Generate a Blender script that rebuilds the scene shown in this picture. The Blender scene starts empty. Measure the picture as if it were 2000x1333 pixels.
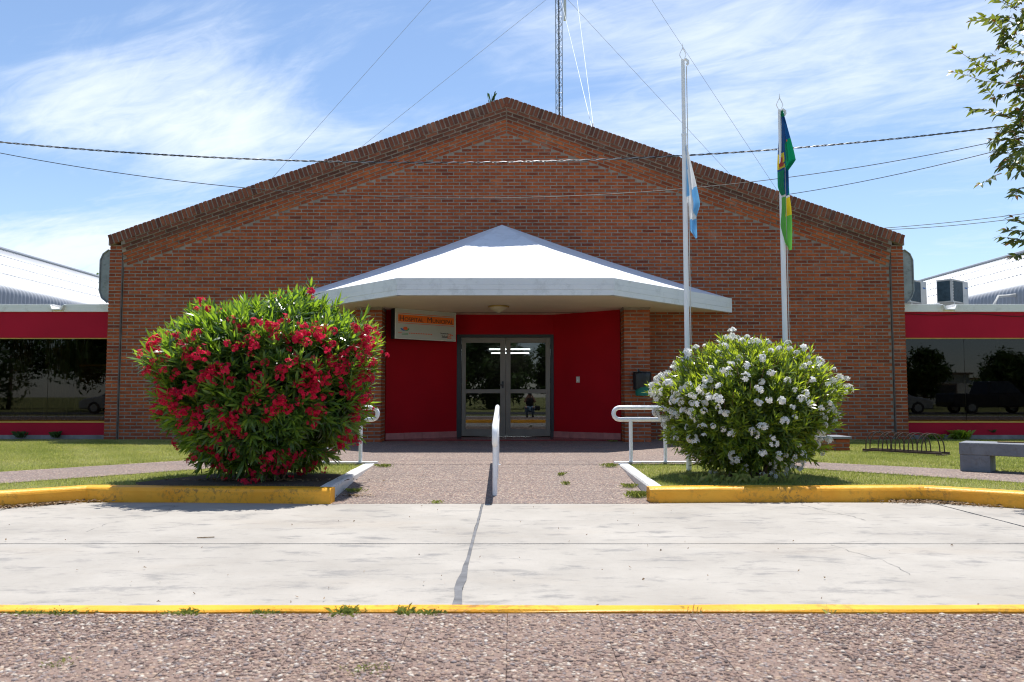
import bpy, bmesh, math, random
import numpy as np
from mathutils import Vector, Matrix
R = math.radians
rnd = random.Random(7)
rng = np.random.default_rng(7)
sc = bpy.context.scene
col = sc.collection

# ------------------------------------------------------------------ camera, sky, sun, exposure
cam = bpy.data.cameras.new('camera'); camo = bpy.data.objects.new('camera', cam); col.objects.link(camo)
cam.sensor_width = 36.0; cam.lens = 28.0
camo.location = (0, 0, 1.07); camo.rotation_euler = (R(90) + math.atan(107/1555.6), 0, 0)
cam.clip_start = .05; cam.clip_end = 1500
cam.dof.use_dof = True; cam.dof.focus_distance = 14.0; cam.dof.aperture_fstop = 5.0
sc.camera = camo
SUN_EL, SUN_AZ = 72.0, 15.0          # azimuth east of +Y
world = bpy.data.worlds.new('World'); sc.world = world; world.use_nodes = True
def build_world():
    nt = world.node_tree; N = nt.nodes; L = nt.links; N.clear()
    out = N.new('ShaderNodeOutputWorld'); bg = N.new('ShaderNodeBackground'); L.new(bg.outputs[0], out.inputs[0])
    sky = N.new('ShaderNodeTexSky'); sky.sky_type = 'NISHITA'; sky.sun_disc = False
    sky.sun_elevation = R(SUN_EL); sky.sun_rotation = R(SUN_AZ); sky.air_density = 1.0; sky.dust_density = .35; sky.ozone_density = 2.9
    bg.inputs[1].default_value = .105
    tc = N.new('ShaderNodeTexCoord'); sep = N.new('ShaderNodeSeparateXYZ'); L.new(tc.outputs['Generated'], sep.inputs[0])
    def mth(op, a, b=None, c=None, clamp=False):
        n = N.new('ShaderNodeMath'); n.operation = op; n.use_clamp = clamp
        for i, v in enumerate((a, b, c)):
            if v is None: continue
            if isinstance(v, (int, float)): n.inputs[i].default_value = v
            else: L.new(v, n.inputs[i])
        return n.outputs[0]
    zz = mth('MAXIMUM', sep.outputs[2], 0.0); den = mth('ADD', zz, .18)
    u = mth('DIVIDE', sep.outputs[0], den); v = mth('DIVIDE', sep.outputs[1], den)
    def vec(a, b):
        c = N.new('ShaderNodeCombineXYZ'); L.new(a, c.inputs[0]); L.new(b, c.inputs[1]); return c.outputs[0]
    def noise(vv, scale, det, rough, dist=0.0):
        n = N.new('ShaderNodeTexNoise'); L.new(vv, n.inputs['Vector'])
        n.inputs['Scale'].default_value = scale; n.inputs['Detail'].default_value = det
        n.inputs['Roughness'].default_value = rough; n.inputs['Distortion'].default_value = dist; return n.outputs[0]
    # cirrus streaks: noise stretched along the wind
    ca, sa = math.cos(R(-28)), math.sin(R(-28))
    a = mth('ADD', mth('MULTIPLY', u, ca), mth('MULTIPLY', v, sa)); b = mth('SUBTRACT', mth('MULTIPLY', v, ca), mth('MULTIPLY', u, sa))
    streak = noise(vec(mth('MULTIPLY', a, .8), mth('MULTIPLY', b, 1.7)), 1.7, 13, .62, 1.1)
    fine = noise(vec(mth('MULTIPLY', a, 1.1), mth('MULTIPLY', b, 3.2)), 5.0, 11, .62, 1.6)
    broad = noise(vec(mth('ADD', u, 3.7), mth('ADD', v, 1.3)), 1.15, 3, .5, .3)
    # cloud banks standing in the sky: (u, v, half length, half width, turn, weight)
    banks = [(-.97, 1.72, .33, .17, -35, .62), (-.80, 1.95, .30, .15, -60, .5), (-.45, 1.9, .5, .22, 10, .34), (.75, 1.55, .75, .32, 8, .52), (1.3, 1.75, .6, .4, 10, .4),
             (-1.5, 2.5, .9, .35, 12, .72), (-1.9, 3.3, 1.3, .5, 0, .95), (.15, 1.95, .45, .25, 0, .2), (2.2, 3.2, 1.0, .5, 0, .4),
             (-1.1, -1.6, 1.2, .5, 20, .22), (1.4, -1.2, 1.0, .5, -15, .22), (3.0, .4, 1.0, .6, 0, .4), (-2.8, .2, 1.0, .6, 30, .4), (0, .2, .8, .5, 0, .3)]
    acc = None
    for (bu, bv, hl, hw, ang, w) in banks:
        c_, s_ = math.cos(R(ang)), math.sin(R(ang))
        du = mth('SUBTRACT', u, bu); dv = mth('SUBTRACT', v, bv)
        p = mth('DIVIDE', mth('ADD', mth('MULTIPLY', du, c_), mth('MULTIPLY', dv, s_)), hl)
        q = mth('DIVIDE', mth('SUBTRACT', mth('MULTIPLY', dv, c_), mth('MULTIPLY', du, s_)), hw)
        e = mth('MULTIPLY', mth('POWER', 2.718, mth('MULTIPLY', mth('ADD', mth('MULTIPLY', p, p), mth('MULTIPLY', q, q)), -1.0)), w)
        acc = e if acc is None else mth('ADD', acc, e)
    tot = mth('ADD', mth('ADD', acc, mth('MULTIPLY', mth('SUBTRACT', broad, .5), .9)), mth('ADD', mth('MULTIPLY', mth('SUBTRACT', streak, .5), 1.35), mth('MULTIPLY', mth('SUBTRACT', fine, .5), .45)))
    mr = N.new('ShaderNodeMapRange'); mr.interpolation_type = 'SMOOTHSTEP'; L.new(tot, mr.inputs[0])
    mr.inputs[1].default_value = .05; mr.inputs[2].default_value = .95; mr.inputs[3].default_value = .0; mr.inputs[4].default_value = .95
    haze = mth('MULTIPLY', mth('POWER', mth('SUBTRACT', 1.0, zz), 8.0), .22)
    fac = mth('MAXIMUM', mr.outputs[0], haze)
    mix = N.new('ShaderNodeMix'); mix.data_type = 'RGBA'
    L.new(fac, mix.inputs[0]); L.new(sky.outputs[0], mix.inputs[6]); mix.inputs[7].default_value = (5.7, 6.25, 7.0, 1)
    L.new(mix.outputs[2], bg.inputs[0])
build_world()
sun = bpy.data.lights.new('sun', 'SUN'); suno = bpy.data.objects.new('sun', sun); col.objects.link(suno)
sun.energy = 4.2; sun.angle = R(.53); sun.color = (1, .97, .92)
d = Vector((math.sin(R(SUN_AZ))*math.cos(R(SUN_EL)), math.cos(R(SUN_AZ))*math.cos(R(SUN_EL)), math.sin(R(SUN_EL))))
suno.rotation_euler = d.to_track_quat('Z', 'Y').to_euler(); suno.location = (0, 0, 60)
vs = sc.view_settings; vs.view_transform = 'Standard'; vs.look = 'None'; vs.gamma = 1; vs.use_curve_mapping = False
vs.exposure = .73
sc.cycles.filter_width = 1.15; sc.cycles.max_bounces = 8; sc.cycles.diffuse_bounces = 6; sc.cycles.transparent_max_bounces = 12; sc.cycles.caustics_reflective = False; sc.cycles.caustics_refractive = False

# ------------------------------------------------------------------ helpers
def tag(o, label=None, cat=None, group=None, kind=None):
    if label: o['label'] = label
    if cat: o['category'] = cat
    if group: o['group'] = group
    if kind: o['kind'] = kind
    return o
def thing(name, loc, label, cat, group=None):
    o = bpy.data.objects.new(name, None); col.objects.link(o); o.location = loc; o.empty_display_size = .2
    return tag(o, label, cat, group)
def origin(p):
    v = Vector((0, 0, 0))
    while p is not None: v += Vector(p.location); p = p.parent
    return v
def link(name, me, parent=None, loc=None, rot=None):
    """an object on shared mesh data at a world place under its thing"""
    o = bpy.data.objects.new(name, me); col.objects.link(o); o.parent = parent
    if loc is not None: o.location = Vector(loc) - origin(parent)
    if rot is not None: o.rotation_euler = rot
    return o
class MB:
    def __init__(s): s.v = []; s.f = []; s.t = []; s.mi = []
    def add(s, vs_, fs, tone=.5, mi=0):
        n = len(s.v); s.v += [tuple(p) for p in vs_]
        for f in fs: s.f.append([i+n for i in f]); s.t.append(tone); s.mi.append(mi)
        return s
    def box(s, x0, x1, y0, y1, z0, z1, tone=.5, mi=0, M=None):
        P = [(x0,y0,z0),(x1,y0,z0),(x1,y1,z0),(x0,y1,z0),(x0,y0,z1),(x1,y0,z1),(x1,y1,z1),(x0,y1,z1)]
        if M is not None: P = [M @ Vector(p) for p in P]
        return s.add(P, [(0,3,2,1),(4,5,6,7),(0,1,5,4),(1,2,6,5),(2,3,7,6),(3,0,4,7)], tone, mi)
    def prism(s, poly, a, b, axis='z', tone=.5, mi=0, M=None):
        """poly in the plane across the axis, counter-clockwise seen from +axis"""
        n = len(poly)
        def P(p, h): return (p[0], p[1], h) if axis == 'z' else ((p[0], h, p[1]) if axis == 'y' else (h, p[0], p[1]))
        V = [P(p, a) for p in poly] + [P(p, b) for p in poly]
        if M is not None: V = [M @ Vector(p) for p in V]
        F = [list(range(n))[::-1], list(range(n, 2*n))] + [(i, (i+1) % n, n+(i+1) % n, n+i) for i in range(n)]
        return s.add(V, F, tone, mi)
    def tube(s, pts, r, n=8, tone=.5, mi=0, cap=True):
        pts = [Vector(p) for p in pts]; rr = r if isinstance(r, (list, tuple)) else [r]*len(pts)
        V = []; prev = None
        for i, p in enumerate(pts):
            t = (pts[min(i+1, len(pts)-1)] - pts[max(i-1, 0)]).normalized()
            if prev is None:
                a = Vector((0,0,1)) if abs(t.z) < .9 else Vector((1,0,0)); prev = t.cross(a).normalized()
            prev = (prev - t*prev.dot(t)).normalized(); b = t.cross(prev)
            V += [p + (prev*math.cos(2*math.pi*k/n) + b*math.sin(2*math.pi*k/n))*rr[i] for k in range(n)]
        F = [(i*n+k, i*n+(k+1) % n, (i+1)*n+(k+1) % n, (i+1)*n+k) for i in range(len(pts)-1) for k in range(n)]
        if cap: F += [list(range(n))[::-1], [(len(pts)-1)*n+k for k in range(n)]]
        return s.add(V, F, tone, mi)
    def lathe(s, prof, c, n=24, tone=.5, mi=0):
        V = [(c[0]+r*math.cos(2*math.pi*k/n), c[1]+r*math.sin(2*math.pi*k/n), c[2]+z) for r, z in prof for k in range(n)]
        F = [(i*n+k, i*n+(k+1) % n, (i+1)*n+(k+1) % n, (i+1)*n+k) for i in range(len(prof)-1) for k in range(n)]
        return s.add(V, F, tone, mi)
    def mesh(s, name, mats, off=(0,0,0), smooth=False, bevel=0):
        me = bpy.data.meshes.new(name); ox, oy, oz = off
        me.from_pydata([(x-ox, y-oy, z-oz) for x, y, z in s.v], [], s.f)
        for m in (mats if isinstance(mats, (list, tuple)) else [mats]): me.materials.append(m)
        if len(set(s.mi)) > 1: me.polygons.foreach_set('material_index', s.mi)
        at = me.attributes.new('tone', 'FLOAT', 'FACE'); at.data.foreach_set('value', s.t)
        if bevel:
            bm = bmesh.new(); bm.from_mesh(me); bmesh.ops.remove_doubles(bm, verts=bm.verts, dist=1e-5)
            ed = [e for e in bm.edges if len(e.link_faces) == 2 and e.calc_face_angle() > .6]
            bmesh.ops.bevel(bm, geom=ed, offset=bevel, segments=2, affect='EDGES', profile=.5)
            bm.to_mesh(me); bm.free()
        if smooth:
            me.polygons.foreach_set('use_smooth', [True]*len(me.polygons))
            if smooth != 'all': me.set_sharp_from_angle(angle=R(40))
        me.update(); return me
    def build(s, name, mats, parent=None, smooth=False, bevel=0, label=None):
        o = bpy.data.objects.new(name, s.mesh(name, mats, origin(parent), smooth, bevel)); col.objects.link(o); o.parent = parent
        if label: o['label'] = label
        return o
def arr_mesh(name, V, T, mat, tone=None):
    """big triangle soup from numpy arrays"""
    me = bpy.data.meshes.new(name); n = len(T); V = np.asarray(V, np.float32); T = np.asarray(T, np.int32)
    me.vertices.add(len(V)); me.vertices.foreach_set('co', V.ravel())
    me.loops.add(n*3); me.loops.foreach_set('vertex_index', T.ravel())
    me.polygons.add(n); me.polygons.foreach_set('loop_start', np.arange(0, n*3, 3, dtype=np.int32))
    me.materials.append(mat)
    if tone is not None:
        at = me.attributes.new('tone', 'FLOAT', 'FACE'); at.data.foreach_set('value', np.asarray(tone, np.float32))
    me.update(calc_edges=True); me.validate(); return me
def struct(o): return tag(o, kind='structure')

# ------------------------------------------------------------------ materials
class NT:
    def __init__(s, name):
        s.m = bpy.data.materials.new(name); s.m.use_nodes = True; s.nt = s.m.node_tree; s.nt.nodes.clear()
        s.out = s.n('ShaderNodeOutputMaterial')
    def n(s, t, **k):
        x = s.nt.nodes.new(t)
        for a, b in k.items(): setattr(x, a, b)
        return x
    def put(s, sock, v):
        if isinstance(v, bpy.types.NodeSocket): s.nt.links.new(v, sock)
        elif isinstance(v, (tuple, list)) and len(v) == 3 and sock.type == 'RGBA': sock.default_value = (*v, 1)
        else: sock.default_value = v
    def pos(s): return s.n('ShaderNodeNewGeometry').outputs['Position']
    def noise(s, scale, det=4, rough=.55, vec=None, dist=0):
        x = s.n('ShaderNodeTexNoise'); s.put(x.inputs['Vector'], vec if vec is not None else s.pos())
        x.inputs['Scale'].default_value = scale; x.inputs['Detail'].default_value = det; x.inputs['Roughness'].default_value = rough; x.inputs['Distortion'].default_value = dist
        return x.outputs[0]
    def ramp(s, fac, stops, interp='LINEAR'):
        x = s.n('ShaderNodeValToRGB'); x.color_ramp.interpolation = interp; e = x.color_ramp.elements
        while len(e) < len(stops): e.new(.5)
        for i, (p, c) in enumerate(stops):
            e[i].position = p; e[i].color = (*c, 1) if isinstance(c, (tuple, list)) else (c, c, c, 1)
        s.put(x.inputs[0], fac); return x.outputs[0]
    def mix(s, fac, a, b, mode='MIX'):
        x = s.n('ShaderNodeMix', data_type='RGBA', blend_type=mode); s.put(x.inputs[0], fac); s.put(x.inputs[6], a); s.put(x.inputs[7], b); return x.outputs[2]
    def math(s, op, a, b=0.0, clamp=False):
        x = s.n('ShaderNodeMath', operation=op, use_clamp=clamp); s.put(x.inputs[0], a); s.put(x.inputs[1], b); return x.outputs[0]
    def scale(s, vec, xyz):
        x = s.n('ShaderNodeMapping'); s.put(x.inputs[0], vec); x.inputs['Scale'].default_value = xyz; return x.outputs[0]
    def attr(s, name='tone'): return s.n('ShaderNodeAttribute', attribute_name=name).outputs['Fac']
    def bump(s, h, strength=.3, dist=.01):
        x = s.n('ShaderNodeBump'); x.inputs['Strength'].default_value = strength; x.inputs['Distance'].default_value = dist; s.put(x.inputs['Height'], h); return x.outputs[0]
    def pbr(s, color, rough=.6, metal=0., normal=None, spec=.5):
        b = s.n('ShaderNodeBsdfPrincipled'); s.put(b.inputs['Base Color'], color); s.put(b.inputs['Roughness'], rough); s.put(b.inputs['Metallic'], metal)
        b.inputs['Specular IOR Level'].default_value = spec
        if normal is not None: s.put(b.inputs['Normal'], normal)
        s.nt.links.new(b.outputs[0], s.out.inputs[0]); s.b = b; return s.m
def paint(name, c, rough=.55, var=.12, sc_=3., bump=.12, bs=60., metal=0., spec=.4, dirt=None, dirt_amt=.0, dsc=9.):
    t = NT(name); lo = tuple(x*(1-var) for x in c); hi = tuple(min(1, x*(1+var)) for x in c)
    cc = t.mix(t.ramp(t.noise(sc_, 6), [(.3, 0.), (.7, 1.)]), lo, hi)
    if dirt: cc = t.mix(t.math('MULTIPLY', t.ramp(t.noise(dsc, 9, .7), [(.52, 0.), (.66, 1.)]), dirt_amt), cc, dirt)
    return t.pbr(cc, rough, metal, t.bump(t.noise(bs, 4), bump, .01) if bump else None, spec)
BR_ = [(0, (.09,.026,.022)), (.3, (.235,.048,.022)), (.55, (.42,.098,.034)), (.8, (.53,.138,.044)), (1, (.62,.20,.065))]
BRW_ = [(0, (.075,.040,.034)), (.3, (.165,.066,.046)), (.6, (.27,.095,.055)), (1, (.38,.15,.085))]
def brick_mat(name, stops=BR_):
    t = NT(name); tone = t.attr()
    c = t.ramp(tone, stops)
    n1 = t.noise(9, 6, .6); c = t.mix(t.math('MULTIPLY', t.ramp(n1, [(.38, 1.), (.6, 0.)]), .4), c, (.12,.035,.022))
    sp = t.noise(1, 3, .55, t.scale(t.pos(), (24, 24, 42))); c = t.mix(t.math('MULTIPLY', t.ramp(sp, [(.60, 0.), (.70, 1.)]), .42), c, (.56,.19,.075))
    big = t.noise(.35, 4, .6); c = t.mix(t.ramp(big, [(.35, .30), (.65, 0.)]), c, (.15,.05,.03)); c = t.mix(t.math('MULTIPLY', t.ramp(t.noise(2.2, 8, .7), [(.58, 0.), (.72, 1.)]), .22), c, (.50,.40,.32))
    return t.pbr(c, .82, 0, t.bump(t.noise(70, 5, .65), .5, .006), .15)
def pebble_floor(name, k=.80):
    t = NT(name); p = t.pos()
    vo = t.n('ShaderNodeTexVoronoi'); t.put(vo.inputs['Vector'], p); vo.inputs['Scale'].default_value = 62
    sepc = t.n('ShaderNodeSeparateColor'); t.put(sepc.inputs[0], vo.outputs['Color'])
    c = t.ramp(sepc.outputs[0], [(0, (.10*k,.07*k,.063*k)), (.2, (.23*k,.145*k,.12*k)), (.45, (.36*k,.235*k,.185*k)), (.65, (.28*k,.225*k,.21*k)), (.8, (.47*k,.33*k,.23*k)), (1, (.62*k,.52*k,.42*k))])
    gap = t.ramp(vo.outputs['Distance'], [(.42, 0.), (.75, 1.)]); c = t.mix(t.math('MULTIPLY', gap, .8), c, (.15*k,.125*k,.115*k))
    c = t.mix(t.ramp(t.noise(1.1, 6, .6), [(.35, .38), (.65, 0.)]), c, (.17*k,.14*k,.13*k))
    h = t.math('SUBTRACT', 1.0, vo.outputs['Distance'])
    return t.pbr(c, .75, 0, t.bump(h, .8, .008), .35)
def concrete(name):
    t = NT(name); p = t.pos()
    c = t.mix(t.ramp(t.noise(.9, 8, .65), [(.3, 0.), (.7, 1.)]), (.295,.270,.238), (.405,.375,.334))
    c = t.mix(t.math('MULTIPLY', t.ramp(t.noise(1, 10, .72, t.scale(p, (2.2, 5.0, 1)), .2), [(.53, 0.), (.65, 1.)]), .75), c, (.185,.178,.172))
    c = t.mix(t.math('MULTIPLY', t.ramp(t.noise(1, 6, .6, t.scale(p, (.35, 1.0, 1))), [(.55, 0.), (.75, 1.)]), .4), c, (.36,.30,.235))
    c = t.mix(t.math('MULTIPLY', t.ramp(t.noise(1, 10, .75, t.scale(p, (9, 22, 1))), [(.54, 0.), (.68, 1.)]), t.ramp(t.noise(.8, 5, .6), [(.4, .05), (.62, .6)])), c, (.18,.175,.17))
    c = t.mix(t.math('MULTIPLY', t.ramp(t.noise(30, 8, .7), [(.6, 0.), (.72, 1.)]), .5), c, (.18,.17,.165))
    h = t.noise(26, 9, .7)
    return t.pbr(c, .85, 0, t.bump(h, .45, .01), .25)
def leaf_mat(name, stops, rough=.38, trans=.35, tcol=(.32,.50,.04), spec=.5):
    t = NT(name); tone = t.attr(); c = t.ramp(tone, stops); c = t.mix(t.ramp(t.noise(14, 3), [(.3, .35), (.7, 0.)]), c, tuple(x*.6 for x in stops[0][1]))
    b = t.n('ShaderNodeBsdfPrincipled'); t.put(b.inputs['Base Color'], c); b.inputs['Roughness'].default_value = rough; b.inputs['Specular IOR Level'].default_value = spec
    tr = t.n('ShaderNodeBsdfTranslucent'); t.put(tr.inputs[0], t.mix(tone, tuple(x*.5 for x in tcol), tcol))
    mx = t.n('ShaderNodeMixShader'); mx.inputs[0].default_value = trans
    t.nt.links.new(b.outputs[0], mx.inputs[1]); t.nt.links.new(tr.outputs[0], mx.inputs[2]); t.nt.links.new(mx.outputs[0], t.out.inputs[0]); return t.m
def glass_mat(name, tint, refl, gc=(.92,.95,1)):
    t = NT(name); g = t.n('ShaderNodeBsdfGlossy'); g.inputs['Roughness'].default_value = .012; g.inputs[0].default_value = (*gc, 1)
    lw = t.n('ShaderNodeFresnel'); lw.inputs[0].default_value = 1.5
    tr = t.n('ShaderNodeBsdfTransparent'); tr.inputs[0].default_value = (*tint, 1)
    mx = t.n('ShaderNodeMixShader'); t.put(mx.inputs[0], t.math('ADD', lw.outputs[0], refl, True))
    t.nt.links.new(tr.outputs[0], mx.inputs[1]); t.nt.links.new(g.outputs[0], mx.inputs[2]); t.nt.links.new(mx.outputs[0], t.out.inputs[0]); return t.m
def emit_mat(name, c, s):
    t = NT(name); e = t.n('ShaderNodeEmission'); e.inputs[0].default_value = (*c, 1); e.inputs[1].default_value = s; t.nt.links.new(e.outputs[0], t.out.inputs[0]); return t.m
def kerb_mat(name, c, c2, amt, speck):
    t = NT(name); cc = t.mix(t.ramp(t.noise(2.2, 6), [(.3, 0.), (.7, 1.)]), c, c2)
    geo = t.n('ShaderNodeNewGeometry'); 
    s1 = t.ramp(t.noise(20, 10, .75, None, .4), [(.50, 0.), (.60, 1.)]); big = t.ramp(t.noise(2.6, 5), [(.42, 0.), (.62, 1.)])
    cc = t.mix(t.math('MULTIPLY', t.math('MULTIPLY', s1, big), amt), cc, speck)
    return t.pbr(cc, .42, 0, t.bump(t.noise(24, 7, .65), .5, .012), .4)
BRICK = brick_mat('brick'); BRICKW = brick_mat('weathered_brick', BRW_); MORTAR = paint('mortar', (.285,.235,.20), .9, .25, 6, .5, 90, spec=.2)
WHITE = paint('white_paint', (.80,.80,.79), .5, .04, 1.5, .1, 14, dirt=(.45,.43,.40), dirt_amt=.35, dsc=5)
CANOPY = paint('canopy_white', (.80,.82,.85), .6, .04, .9, .3, 7, dirt=(.42,.43,.43), dirt_amt=.30, dsc=4)
SOFFIT = paint('soffit', (.78,.67,.55), .7, .06, 1.2, .1, 20)
RED = paint('red_wall_paint', (.36,.0018,.009), .6, .10, 1.4, .18, 120, spec=.12)
REDW = paint('crimson_wall_paint', (.41,.007,.030), .6, .10, 1.1, .18, 120, spec=.15)
REDTILE = paint('red_floor_tile', (.20,.028,.03), .22, .2, 4, .05, 30)
SKIRT = paint('pink_tile', (.40,.14,.13), .4, .2, 6, .1, 50)
ALU = paint('aluminium', (.17,.15,.13), .42, .10, 4, .05, 80, metal=.35)
BLACKM = paint('black_metal', (.018,.022,.028), .4, .2, 6, .05, 50)
GLASS = glass_mat('glass_door', (.40,.40,.38), .04)
GLASSW = glass_mat('glass_window', (.46,.41,.34), .0, (.66,.70,.78))
GOLD = paint('brass_frame', (.45,.30,.08), .4, .15, 6, .05, 60, metal=.6)
CONC = concrete('road_concrete'); TAR = paint('joint_tar', (.13,.13,.135), .8, .3, 9, .4, 40)
PEB = pebble_floor('exposed_aggregate'); PEBN = paint('aggregate_bed', (.21,.145,.115), .85, .25, 20, .5, 120)
KERBY = kerb_mat('yellow_kerb_paint', (.80,.33,.010), (.88,.44,.035), .8, (.22,.12,.03))
KERBW = kerb_mat('white_kerb_paint', (.78,.77,.74), (.68,.67,.64), .6, (.35,.33,.30))
GREYC = paint('grey_bench_paint', (.19,.20,.225), .7, .15, 5, .4, 40, dirt=(.12,.11,.10), dirt_amt=.5, dsc=11)
ZINC = paint('weathered_zinc', (.30,.33,.34), .6, .22, 3.5, .3, 30, metal=.25, dirt=(.10,.10,.09), dirt_amt=.6, dsc=6)
ROOFM = paint('galvanised_roof', (.33,.345,.37), .55, .06, 1.5, .05, 30, metal=.25)
PLINTH = paint('grey_plinth', (.22,.20,.19), .85, .3, 5, .5, 30)
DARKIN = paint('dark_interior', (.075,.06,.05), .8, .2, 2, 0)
WOODIN = paint('brown_wood', (.14,.075,.03), .5, .3, 3, .1, 20)
CURT = paint('curtain', (.24,.23,.18), .8, .2, 2, .1, 20)
SOIL = paint('soil', (.085,.058,.040), .95, .4, 14, .8, 60)
POLEW = paint('pole_white', (.86,.87,.88), .4, .04, 2, .05, 30)
RUST = paint('rusty_steel', (.085,.055,.045), .55, .4, 12, .3, 60, metal=.4)
STEELG = paint('mast_steel', (.30,.31,.34), .5, .2, 8, 0, metal=.5)
BLACKP = paint('black_plastic', (.014,.015,.018), .35, .2, 10, .6, 16)
GREENP = paint('green_plastic', (.0,.16,.115), .45, .1, 5, .05, 30)
CABLEB = paint('black_cable', (.02,.02,.022), .5, .1, 5, 0)
CABLEW = paint('pale_cable', (.62,.60,.55), .5, .1, 5, 0)
BLUEP = paint('blue_print', (.02,.14,.40), .5, .05, 5, 0)
COIL = paint('condenser_coil', (.045,.075,.09), .55, .3, 12, .4, 200, metal=.3)
ACW = paint('appliance_white', (.62,.61,.57), .5, .06, 3, .05, 40, dirt=(.3,.27,.22), dirt_amt=.35, dsc=8)
SIGNF = paint('sign_face', (.44,.45,.42), .45, .04, 3, 0)
ORANGE = paint('orange_print', (.80,.15,.006), .5, .05, 5, 0); ORANGE2 = paint('orange_line', (.72,.10,.02), .5, .05, 5, 0)
INK = paint('black_print', (.015,.014,.014), .5, .1, 5, 0); GREENI = paint('green_print', (.05,.25,.09), .5, .1, 5, 0)
LAMPG = paint('frosted_lamp', (.55,.47,.36), .35, .06, 6, 0)
BARK = paint('bark', (.16,.11,.075), .9, .35, 12, .8, 40)
TWIG = paint('twig', (.20,.13,.065), .85, .3, 12, .4, 60)
LEAF_R = leaf_mat('oleander_leaf', [(0, (.024,.048,.026)), (.5, (.058,.128,.036)), (1, (.17,.29,.045))], .27, .40, (.48,.74,.04))
LEAF_W = leaf_mat('white_oleander_leaf', [(0, (.020,.042,.022)), (.5, (.050,.11,.028)), (1, (.24,.34,.035))], .27, .42, (.66,.80,.04))
LEAF_T = leaf_mat('myrtle_leaf', [(0, (.040,.075,.020)), (.55, (.075,.145,.028)), (.8, (.20,.22,.03)), (1, (.55,.12,.05))], .35, .34, (.38,.44,.05))
LEAF_B = leaf_mat('shade_tree_leaf', [(0, (.025,.05,.018)), (1, (.085,.15,.035))], .6, .3, (.12,.22,.03), .2)
PETR = leaf_mat('crimson_petal', [(0, (.56,.005,.036)), (1, (.88,.028,.10))], .6, .42, (.95,.03,.12), .2)
PETW = leaf_mat('white_petal', [(0, (.88,.87,.83)), (1, (.93,.93,.91))], .6, .30, (.95,.95,.90), .2)
GRASSM = leaf_mat('grass_blade', [(0, (.10,.17,.03)), (.4, (.22,.31,.06)), (.7, (.40,.40,.13)), (1, (.60,.52,.28))], .6, .40, (.60,.64,.14), .25)
def lawn_mat():
    t = NT('lawn_soil'); n = t.noise(.55, 7, .65)
    c = t.ramp(n, [(.3, (.15,.19,.055)), (.5, (.25,.255,.09)), (.68, (.38,.32,.16))]); c = t.mix(t.ramp(t.noise(40, 6, .7), [(.35, .5), (.65, 0.)]), c, (.05,.06,.02))
    return t.pbr(c, .95, 0, t.bump(t.noise(60, 6), .7, .02), .1)
LAWN = lawn_mat()
def peb_stone():
    t = NT('river_pebble'); c = t.ramp(t.attr(), [(0, (.095,.075,.070)), (.2, (.22,.15,.125)), (.45, (.33,.22,.17)), (.6, (.26,.225,.22)), (.78, (.42,.29,.20)), (.9, (.48,.39,.31)), (1, (.62,.56,.48))])
    c = t.mix(t.ramp(t.noise(90, 3), [(.3, .3), (.7, 0.)]), c, (.14,.10,.085)); return t.pbr(c, .75, 0, None, .2)
PEBS = peb_stone()
DRYLEAF = leaf_mat('dry_leaf', [(0, (.16,.09,.045)), (1, (.42,.31,.20))], .8, .2, (.3,.2,.1), .2)

# ------------------------------------------------------------------ the setting: ground, road, kerbs, paving
CX = -.12
def pip(x, y, poly):
    x = np.asarray(x); y = np.asarray(y); ins = np.zeros(x.shape, bool); n = len(poly); j = n-1
    for i in range(n):
        xi, yi = poly[i]; xj, yj = poly[j]
        c = ((yi > y) != (yj > y)) & (x < (xj-xi)*(y-yi)/((yj-yi) or 1e-9)+xi); ins ^= c; j = i
    return ins
g = MB(); g.box(-500, 500, -500, 500, -.5, -.06); struct(g.build('ground', LAWN))
KR = [(1.38, 8.06), (2.8, 8.13), (4.18, 8.16), (4.9, 7.62), (6.3, 6.75), (9, 6.2), (40, 6.0)]
KL = [(-1.80, 7.98), (-3.1, 8.08), (-4.32, 8.16), (-4.95, 7.66), (-6.4, 6.75), (-9, 6.2), (-40, 6.0)]
PATH_R = [(2.6, 11.35), (3.4, 10.8), (5.55, 8.68), (7.25, 6.75), (8.5, 7.55), (6.25, 9.85), (4.32, 11.35), (3.05, 12.4)]
PATH_L = [(-3.3, 12.9), (-4.6, 11.85), (-6.35, 9.9), (-8.5, 7.55), (-7.25, 6.75), (-5.5, 8.6), (-3.6, 10.75), (-2.9, 11.4)]
TERR = [(-3.35, 11.05), (3.08, 11.05), (3.08, 17.1), (-3.35, 17.1)]
for nm, k, side in (('lawn', KR, 1), ('lawn', KL, -1)):
    inner = 1.50 if side > 0 else -1.93
    poly = [(inner, k[0][1]+.08)] + [(x, y+.1) for x, y in k[1:]] + [(40*side, 17.7), (inner, 17.7)]
    if side < 0: poly = poly[::-1]
    m = MB(); m.prism(poly, -.055, .125); struct(m.build(nm, LAWN))
def offset_line(pts, dd):
    out = []
    for i, p in enumerate(pts):
        p = Vector(p); a = (p-Vector(pts[i-1])).normalized() if i else None; b = (Vector(pts[i+1])-p).normalized() if i < len(pts)-1 else None
        t = ((a or b)+(b or a)).normalized(); nrm = Vector((-t.y, t.x)); k = dd/max(.5, nrm.dot(Vector((-(a or b).y, (a or b).x)))); out.append(p+nrm*k)
    return out
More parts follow.
